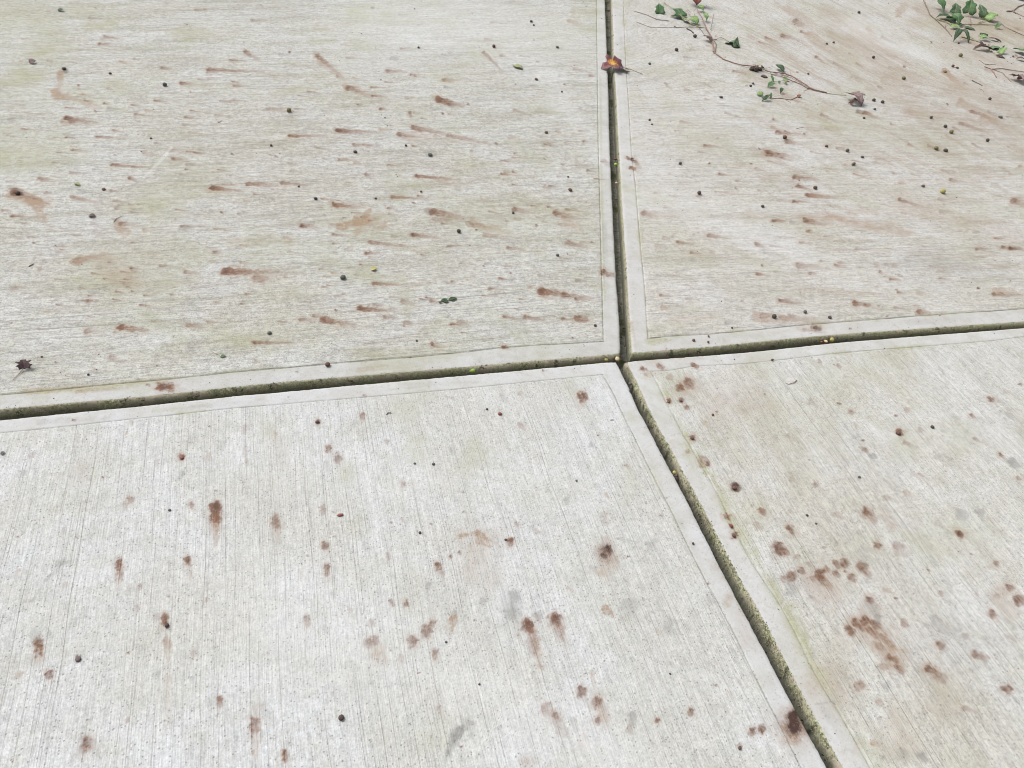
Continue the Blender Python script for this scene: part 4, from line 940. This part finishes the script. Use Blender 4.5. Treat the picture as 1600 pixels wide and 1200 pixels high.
def tube(name, pts, r, mat, parent=None, label=None, cat='twig', group=None, taper=.6, kink=.0012):
    """stem through photo points (x, y, height); r in photo pixels"""
    P = [at(x, y, z) for x, y, z in pts]; rad0 = r * .74 * pxsize(P[len(P) // 2])
    Q = []
    for i in range(len(P) - 1):
        n = max(2, int(np.linalg.norm(P[i + 1] - P[i]) / .012))
        for k in range(n):
            t = k / n; q = P[i] * (1 - t) + P[i + 1] * t
            Q.append(q + rng.normal(0, kink, 3) * (1, 1, .4))
    Q.append(P[-1]); Q = [np.array([q[0], q[1], max(q[2], rad0 * .7)]) for q in Q]
    V, F = [], []; ns = 6
    for i, q in enumerate(Q):
        d = Q[min(i + 1, len(Q) - 1)] - Q[max(i - 1, 0)]; d /= max(np.linalg.norm(d), 1e-9)
        s = np.cross(d, [0, 0, 1.]); s /= max(np.linalg.norm(s), 1e-9); u = np.cross(s, d)
        rr = rad0 * (1 - (1 - taper) * i / (len(Q) - 1)) * (1 + .18 * rng.normal())
        for k in range(ns):
            a = 2 * math.pi * k / ns; V.append(q + (s * math.cos(a) + u * math.sin(a)) * max(rr, rad0 * .3))
    for i in range(len(Q) - 1):
        for k in range(ns):
            a, b = i * ns + k, i * ns + (k + 1) % ns; F.append((a, b, b + ns, a + ns))
    F.append(tuple(range(ns - 1, -1, -1))); F.append(tuple(range((len(Q) - 1) * ns, len(Q) * ns)))
    if parent is not None: return mesh_obj(name, V, F, M[mat], parent)
    c = Q[0]; o = mesh_obj(name, [v - c for v in V], F, M[mat], loc=tuple(c)); return prop(o, label, cat, group)

# --- ivy sprig with roots, left of the two
t = empty('ivy_sprig', tuple(at(1116, 82)))
prop(t, 'long trailing ivy sprig with bare reddish stem, root clump and few pale leaves', 'ivy sprig', 'torn ivy sprigs on the upper right slab')
def s_(pts, r, mat, name='stem'): return tube(name, pts, r, mat, t)
s_([(1322,149,.001),(1305,147,.003),(1292,145,.004)], 1.2, 'stem_cream')
s_([(1292,145,.004),(1275,141,.006),(1266,137,.008),(1254,129,.010),(1237,119,.010),(1227,115,.010),(1201,112,.010),(1191,107,.012),(1174,103,.012),(1160,102,.008),(1140,96,.005),(1130,92,.005),(1116,82,.006)], 1.5, 'stem_red', 'main_stem')
s_([(1266,137,.005),(1262,138,.004),(1250,131,.004),(1240,127,.003),(1222,120,.004),(1205,116,.004)], 1.0, 'stem_red')
s_([(1116,82,.006),(1113,66,.010),(1110,55,.012),(1104,44,.016),(1097,28,.026),(1089,14,.018)], 1.3, 'stem_red', 'main_stem')
s_([(1104,44,.014),(1092,42,.016),(1080,37,.020),(1066,26,.024),(1050,13,.014),(1037,3,.006)], 1.0, 'stem_olive')
s_([(1117,80,.006),(1119,68,.009),(1108,52,.010),(1102,44,.006)], .8, 'stem_red')
s_([(1104,44,.006),(1080,42,.003),(1055,43,.002),(1017,43,.002),(1004,38,.002),(995,35,.002)], .6, 'stem_brown')
s_([(1045,33,.003),(1025,30,.003),(1013,24,.003),(990,17,.002)], .7, 'stem_brown')
s_([(1110,46,.008),(1113,35,.020),(1115,22,.034)], .7, 'stem_brown')
s_([(1113,62,.004),(1120,61,.008),(1126,58,.010),(1132,61,.007),(1139,65,.004)], .7, 'stem_brown')
s_([(1086,35,.020),(1078,24,.022),(1073,15,.026)], .5, 'stem_red'); s_([(1088,33,.020),(1084,18,.026),(1089,12,.024)], .5, 'stem_red')
s_([(1069,22,.018),(1074,15,.024),(1080,20,.02)], .5, 'stem_brown')
s_([(1237,119,.010),(1234,111,.018)], .7, 'stem_red'); s_([(1243,127,.006),(1238,128,.003),(1230,127,.002)], .6, 'stem_red')
s_([(1204,114,.008),(1206,122,.008),(1206,131,.012)], .8, 'stem_olive')
s_([(1206,128,.008),(1215,127,.006),(1225,126,.010)], .5, 'stem_olive')
s_([(1092,43,.004),(1098,50,.003),(1104,57,.003)], .6, 'stem_brown')
s_([(1190,107,.010),(1200,106,.008),(1207,104,.008)], .7, 'stem_brown')
s_([(1266,138,.004),(1258,141,.002),(1256,145,.002)], .5, 'stem_red')
def l_(*a, **k): return leaf(*a, parent=t, **k)
l_(1031,21,1029,5,16,'green',zb=.004,zt=.014,bend=.2)
l_(1066,25,1049,13,13,'green',zb=.012,zt=.010,bend=.25,asym=.2)
l_(1066,28,1046,26,6,'dark',zb=.006,zt=.004,bend=.2)
l_(1066,30,1077,33,6,'pale',shape='ovate',zb=.016,zt=.004)
l_(1078,29,1090,39,11,'pale',shape='ovate',zb=.018,zt=.008,bend=.3)
l_(1089,29,1077,26,5,'pale',shape='ovate',zb=.02,zt=.012)
l_(1092,9,1099,18,9,'pale',zb=.022,zt=.012,bend=.3)
l_(1101,21,1104,34,9,'pale',zb=.022,zt=.010,bend=.3)
l_(1092,12,1098,9,6,'pale',shape='ovate',zb=.022,zt=.018)
l_(1139,66,1156,73,9,'green',zb=.003,zt=.004,bend=.3)
l_(1146,74,1153,57,7,'sage',shape='ovate',zb=.003,zt=.020,bend=.2,roll=30)
l_(1143,72,1157,75,5,'dark',shape='ovate',zb=.001,zt=.001)  # flat dark leaf shape added as the shadow of the leaf above
l_(1102,56,1112,67,7,'dead',shape='lobed',zb=.002,zt=.006,bend=.3,name='dead_leaf')
l_(1213,101,1225,113,8,'dark',shape='ovate',zb=.014,zt=.006,bend=.2)
l_(1188,119,1200,121,3.5,'dead',shape='lance',zb=.002,zt=.002,name='dead_leaf')
l_(1209,128,1199,137,8,'green',shape='ovate',zb=.010,zt=.003)
l_(1205,117,1208,129,4,'green',shape='lance',zb=.008,zt=.010)
l_(1224,122,1229,133,5,'olive_leaf',shape='ovate',zb=.010,zt=.003)
l_(1231,123,1223,124,5,'green',shape='ovate',zb=.010,zt=.008)
l_(1222,137,1219,147,6,'dark',shape='ovate',zb=.004,zt=.002,bend=.4)
l_(1218,126,1217,131,4,'sage',shape='ovate',zb=.005,zt=.002)
# root clump: rootlets and clods
for k in range(26):
    x = 1174 + rng.uniform(0, 18); y = 105 + rng.uniform(-2, 4); h = rng.uniform(.015, .050)
    p = at(x, y); s_([(x, y, .006), (x + rng.uniform(-2, 2), y - 1 - rng.uniform(0, 1), h * .5), (x + rng.uniform(-4, 4), y - rng.uniform(0, 3), h * .8)], rng.uniform(.35, .7), 'stem_red', 'rootlet')
for k, (x, y, d) in enumerate([(1175,108,7),(1181,109,8),(1187,108,7),(1191,106,5),(1179,106,6)]):
    s = d * pxsize(at(x, y)); me = BASE[2].copy(); me.materials.clear(); me.materials.append(M['clod'])
    o = bpy.data.objects.new('soil_clod', me); COL.objects.link(o); o.parent = t
    p = at(x, y, s * .3); o.location = (p[0] - t.location[0], p[1] - t.location[1], 0); o.scale = (s * 1.3, s, s * 1.1); o.rotation_euler = (0, 0, k)

# dead leaf at the end of the stem
leaf(1326,147,1346,166,15,'mauve','lobed',.003,.006,bend=.35,fold=.25,label='crumpled mauve brown dead leaf at the end of the trailing ivy stem',asym=.2,name='dead_leaf',group='dead leaves on the slabs')
leaf(1329,163,1345,158,7,'dead','lobed',.004,.010,bend=.3,fold=.3,label='dark folded dead leaf scrap lying against the mauve one',name='dead_leaf',group='dead leaves on the slabs')

# --- small loose sprig
t = empty('ivy_sprig', tuple(at(1210, 155)))
prop(t, 'smallest loose ivy sprig with pale leaf, below the root clump', 'ivy sprig', 'torn ivy sprigs on the upper right slab')
s_([(1249,150,.004),(1245,152,.003),(1235,156,.003),(1222,154,.003),(1203,153,.004),(1192,153,.004)], .8, 'stem_red')
s_([(1228,156,.003),(1236,161,.002)], .5, 'stem_brown')
leaf(1203,148,1190,159,6,'dark','ovate',.012,.002,parent=t); leaf(1191,150,1181,146,7,'pale','ovate',.004,.004,parent=t,bend=.3)
leaf(1204,154,1205,144,4,'green','ovate',.004,.012,parent=t); leaf(1246,152,1252,148,5,'red','ovate',.002,.006,parent=t,name='bud')
leaf(1197,155,1190,151,4,'sage','ovate',.004,.002,parent=t)

# --- ivy sprig at the upper right corner
t = empty('ivy_sprig', tuple(at(1500, 38)))
prop(t, 'leafiest ivy sprig with glossy green leaves in the upper right corner', 'ivy sprig', 'torn ivy sprigs on the upper right slab')
s_([(1440,-6,.004),(1450,15,.006),(1453,23,.006),(1464,32,.006),(1478,45,.006),(1487,57,.002)], 1.2, 'stem_brown', 'main_stem')
s_([(1466,31,.004),(1480,34,.010),(1487,38,.014),(1500,38,.014),(1530,38,.008),(1553,39,.006)], 1.1, 'stem_olive')
s_([(1477,43,.004),(1478,36,.012)], .6, 'stem_red')
s_([(1516,39,.008),(1517,32,.014),(1513,19,.030)], .8, 'stem_red')
s_([(1528,37,.006),(1531,33,.010),(1532,27,.022)], .6, 'stem_red'); s_([(1530,36,.006),(1540,31,.012),(1556,25,.012)], .8, 'stem_olive')
s_([(1502,57,.006),(1515,61,.006),(1530,65,.006),(1543,73,.005),(1554,85,.003),(1557,89,.002),(1570,91,.002)], 1.1, 'stem_olive', 'main_stem')
s_([(1508,46,.010),(1513,54,.008),(1521,61,.006)], .7, 'stem_olive'); s_([(1544,72,.005),(1547,65,.012)], .7, 'stem_red')
s_([(1564,37,.004),(1572,43,.003),(1587,50,.003),(1604,57,.003)], 1.1, 'stem_brown'); s_([(1553,39,.006),(1559,39,.004),(1564,37,.004)], .7, 'stem_brown')
l_(1464,-8,1475,22,14,'green',zb=.012,zt=.004,bend=.15)
l_(1492,21,1493,4,18,'sage',zb=.016,zt=.014,bend=.25)
l_(1513,20,1518,-2,22,'green',zb=.026,zt=.018,bend=.25)
l_(1537,26,1529,7,17,'sage',zb=.020,zt=.022,bend=.25,asym=.2)
l_(1541,29,1560,23,12,'pale',zb=.014,zt=.010,bend=.3)
l_(1484,26,1461,29,9,'dark',zb=.012,zt=.005,bend=.25)
l_(1490,21,1498,40,19,'green',zb=.018,zt=.008,bend=.3)
l_(1481,27,1492,37,12,'green',shape='ovate',zb=.012,zt=.005)
l_(1500,42,1483,44,8,'pale',zb=.010,zt=.006,bend=.2)
l_(1501,45,1489,66,10,'dark',shape='ovate',zb=.034,zt=.002,bend=.35)
l_(1501,45,1513,68,6,'dark',shape='lance',zb=.034,zt=.002,bend=.35)
l_(1509,43,1524,48,5,'dark',shape='ivy',zb=.003,zt=.002)  # dark leaf shape added where shade lies under the sprig
l_(1497,41,1502,37,8,'dark',shape='ovate',zb=.004,zt=.004)
l_(1562,38,1554,45,8,'green',zb=.006,zt=.003)
l_(1543,57,1529,62,8,'pale',zb=.008,zt=.006,bend=.3); l_(1538,58,1529,52,8,'dark',zb=.006,zt=.012)
l_(1549,75,1566,79,6,'sage',zb=.004,zt=.003,bend=.35); l_(1550,76,1565,80,5,'dark',zb=.001,zt=.001,shape='ovate')  # the second, flat and dark, is added as shadow of the first
l_(1562,83,1574,74,9,'pale',zb=.004,zt=.012,bend=.3); l_(1563,79,1570,71,3,'dark',shape='lance',zb=.006,zt=.016)
l_(1544,59,1565,66,3.5,'dead',shape='lance',zb=.010,zt=.003,name='dead_leaf')
l_(1546,78,1520,77,7,'dead',shape='lobed',zb=.004,zt=.003,bend=.3,fold=.3,name='dead_leaf')
l_(1570,91,1554,86,4,'dead',shape='lance',zb=.003,zt=.002,name='dead_leaf')
leaf(1591,77,1606,88,10,'green',zb=.004,zt=.008,label='green ivy leaf cut by the right edge of the photo',group='loose leaves on the slabs',bend=.3)
leaf(1612,2,1578,-3,8,'dark',zb=.004,zt=.004,label='dark green ivy leaf cut by the top right corner of the photo',group='loose leaves on the slabs')
leaf(1587,92,1603,96,4,'dead','lance',.004,.003,bend=.5,label='blackish curled dead leaf at the right edge below the cut ivy leaf',name='dead_leaf',group='dead leaves on the slabs')
leaf(1581,88,1585,89,3,'dead','lance',.002,.002,bend=.4,label='tiny black leaf crumb below the leafy ivy at the right',name='dead_leaf',group='dead leaves on the slabs')
leaf(1583,120,1602,134,10,'mauve','lobed',.003,.004,bend=.35,fold=.3,label='crumpled reddish dead leaf at the right edge below the forked twig',name='dead_leaf',group='dead leaves on the slabs')
leaf(1590,124,1600,122,5,'red','ovate',.005,.009,bend=.3,label='small pinkish red leaf scrap on the crumpled leaf at the right edge',name='dead_leaf',group='dead leaves on the slabs')
# twigs at the right edge
t = empty('forked_twig', tuple(at(1549, 108))); prop(t, 'thin forked dry twig near the right edge below the ivy', 'twig', 'dry twigs on the upper right slab')
s_([(1538,104,.003),(1549,108,.003),(1565,107,.004),(1604,113,.003)], .9, 'stem_brown'); s_([(1549,108,.003),(1557,121,.002)], 1.3, 'stem_red'); s_([(1553,109,.003),(1567,114,.003),(1580,128,.002)], .7, 'stem_red')
t = empty('forked_twig', tuple(at(1586, 14))); prop(t, 'brown knotty twig with bud at the very upper right corner', 'twig', 'dry twigs on the upper right slab')
s_([(1573,18,.003),(1583,17,.005),(1591,10,.005),(1604,6,.004)], 1.6, 'stem_brown'); s_([(1583,18,.005),(1587,21,.003)], 2.2, 'stem_brown', 'bud'); s_([(1587,20,.003),(1595,24,.003),(1604,28,.003)], .9, 'stem_brown')
gt = 'dry twigs on the upper right slab'
tube('twig', [(1530,94,.002),(1540,101,.002),(1556,101,.002)], .8, 'stem_brown', label='short bent twig just above the forked one at the right', group=gt)
tube('twig', [(1519,126,.002),(1535,134,.002)], 1.3, 'b_slate', label='broken grey stick right of the orange streak', group=gt)
tube('twig', [(1530,139,.002),(1534,140,.002),(1537,144,.002)], .8, 'stem_brown', label='tiny curved twig below the broken grey stick', group=gt)
tube('twig', [(1245,201,.002),(1255,199,.002)], .8, 'stem_brown', label='tiny straight twig above the thin rust streak of the right slab', group=gt)
tube('twig', [(1245,594,.002),(1240,598,.003),(1232,600,.002),(1228,599,.002)], .9, 'stem_red', label='reddish bent twig below the right arm of the cross joint', group='twigs on the near slabs', kink=.0006)
tube('twig', [(604,648,.002),(606,645,.002),(611,645,.002)], 1.1, 'b_dark', label='dark hook shaped twig at the top of the lower left slab', group='twigs on the near slabs', kink=.0003)
tube('twig', [(1073,45,.003),(1078,47,.003),(1084,52,.003)], 1.6, 'b_dark', label='stubby dark stalk just above the black berry by the ivy', group=gt)
tube('twig', [(178,347,.002),(182,341,.003),(191,338,.002)], .6, 'stem_brown', label='fine curved twig right of the dark flake at the left', group='twigs on the upper left slab', kink=.0003)
tube('twig', [(45,416,.002),(53,412,.002)], 1.0, 'b_slate', label='short grey stick at the left edge above the dark curled leaf', group='twigs on the upper left slab', kink=.0003)
tube('twig', [(341,192,.002),(347,188,.002)], .8, 'stem_brown', label='short dark twig above the white scratch at upper left', group='twigs on the upper left slab', kink=.0003)
tube('twig', [(1185,231,.002),(1188,234,.002)], .9, 'b_dark', label='tiny black twig just left of the rust streak on the right slab', group=gt, kink=.0003)

# --- leaves lying alone
leaf(973,104,939,107,24,'autumn','lobed',.007,.004,bend=.18,fold=.18,label='dark red autumn leaf with a yellow centre bridging the long joint',group='autumn leaves',name='autumn_leaf',yellow_heart=True,roll=-8)
tube('leaf_stalk', [(972,105,.007),(985,108,.004),(1004,116,.002)], .6, 'stem_brown', label='thin grey stalk beside the red and yellow autumn leaf', cat='stalk', kink=.0005)
leaf(1088,-12,1088,11,34,'red','lobed',.010,.006,bend=.3,fold=.15,label='brick red leaf cut by the top of the photo above the ivy',group='autumn leaves',name='autumn_leaf')
t = empty('dead_leaf', tuple(at(38, 575))); prop(t, 'dark purple brown curled leaf with long stalk at the left edge', 'leaf', 'dead leaves on the slabs')
leaf(39,578,36,563,26,'mauve_dark','lobed',.003,.008,bend=.25,fold=.30,parent=t,name='blade'); tube('stalk', [(36,577,.003),(28,585,.003),(20,594,.002)], .8, 'stem_brown', t, kink=.0004)
leaf(801,101,817,109,6,'olive_leaf','lance',.002,.003,bend=.15,label='small olive pointed leaf at the top of the upper left slab',group='loose leaves on the slabs')
t = empty('green_leaf_pair', tuple(at(700, 468))); prop(t, 'small dark green twiglet with narrow leaves right of centre', 'leaf', 'loose leaves on the slabs')
tube('stalk', [(684,471,.003),(695,470,.003),(706,467,.004)], .7, 'stem_olive', t, kink=.0003)
for a in ((700,469,715,466,5),(688,471,700,467,4),(692,471,702,472,3.5),(690,471,686,474,3)): leaf(*a, 'dark', 'lance', .003, .004, parent=t)
leaf(580,421,589,420,6,'pale','ovate',.002,.004,bend=.3,label='tiny yellow petal in the middle of the upper left slab',group='petals',name='petal',cat='petal')
bpy.data.objects['petal'].data.materials[0] = M['b_yellow']
t = empty('green_leaf_pair', tuple(at(347, 556))); prop(t, 'tiny green v shaped leaf scrap near the front of the upper left slab', 'leaf', 'loose leaves on the slabs')
tube('stalk', [(332,550,.002),(340,554,.003),(347,558,.002)], .5, 'stem_olive', t, kink=.0003); leaf(344,558,353,555,4,'green','lance',.002,.004,parent=t)
leaf(46,99,57,96,8,'mauve','ovate',.002,.005,bend=.3,label='reddish diamond shaped leaf scrap by the hooked brown stain',name='dead_leaf',group='dead leaves on the slabs')
leaf(92,18,99,14,5,'dark','ovate',.002,.006,bend=.3,label='dark triangular leaf scrap at the top left of the photo',name='dead_leaf',group='dead leaves on the slabs')
leaf(139,337,150,338,5,'dead','ovate',.002,.004,bend=.3,label='dark brown flake above the tan smear at the left',name='dead_leaf',group='dead leaves on the slabs')
leaf(116,285,126,291,5,'olive_leaf','ovate',.001,.002,bend=.2,label='faded green leaf scrap left of the white scratch',group='loose leaves on the slabs')
leaf(1,710,8,706,5,'b_slate','ovate',.001,.004,bend=.2,label='blue grey flake at the left edge of the lower left slab',name='flake',cat='flake')
leaf(1145,1135 - 310,1138,818,5,'red','ovate',.001,.003,bend=.3,label='reddish brown flake on the ragged border of the lower right slab',name='flake',cat='flake')
leaf(990,572 - 325,985,250,4,'dead','lance',.003,.003,label='tiny brown stalk scrap beside the husk in the long joint',name='flake',cat='flake')
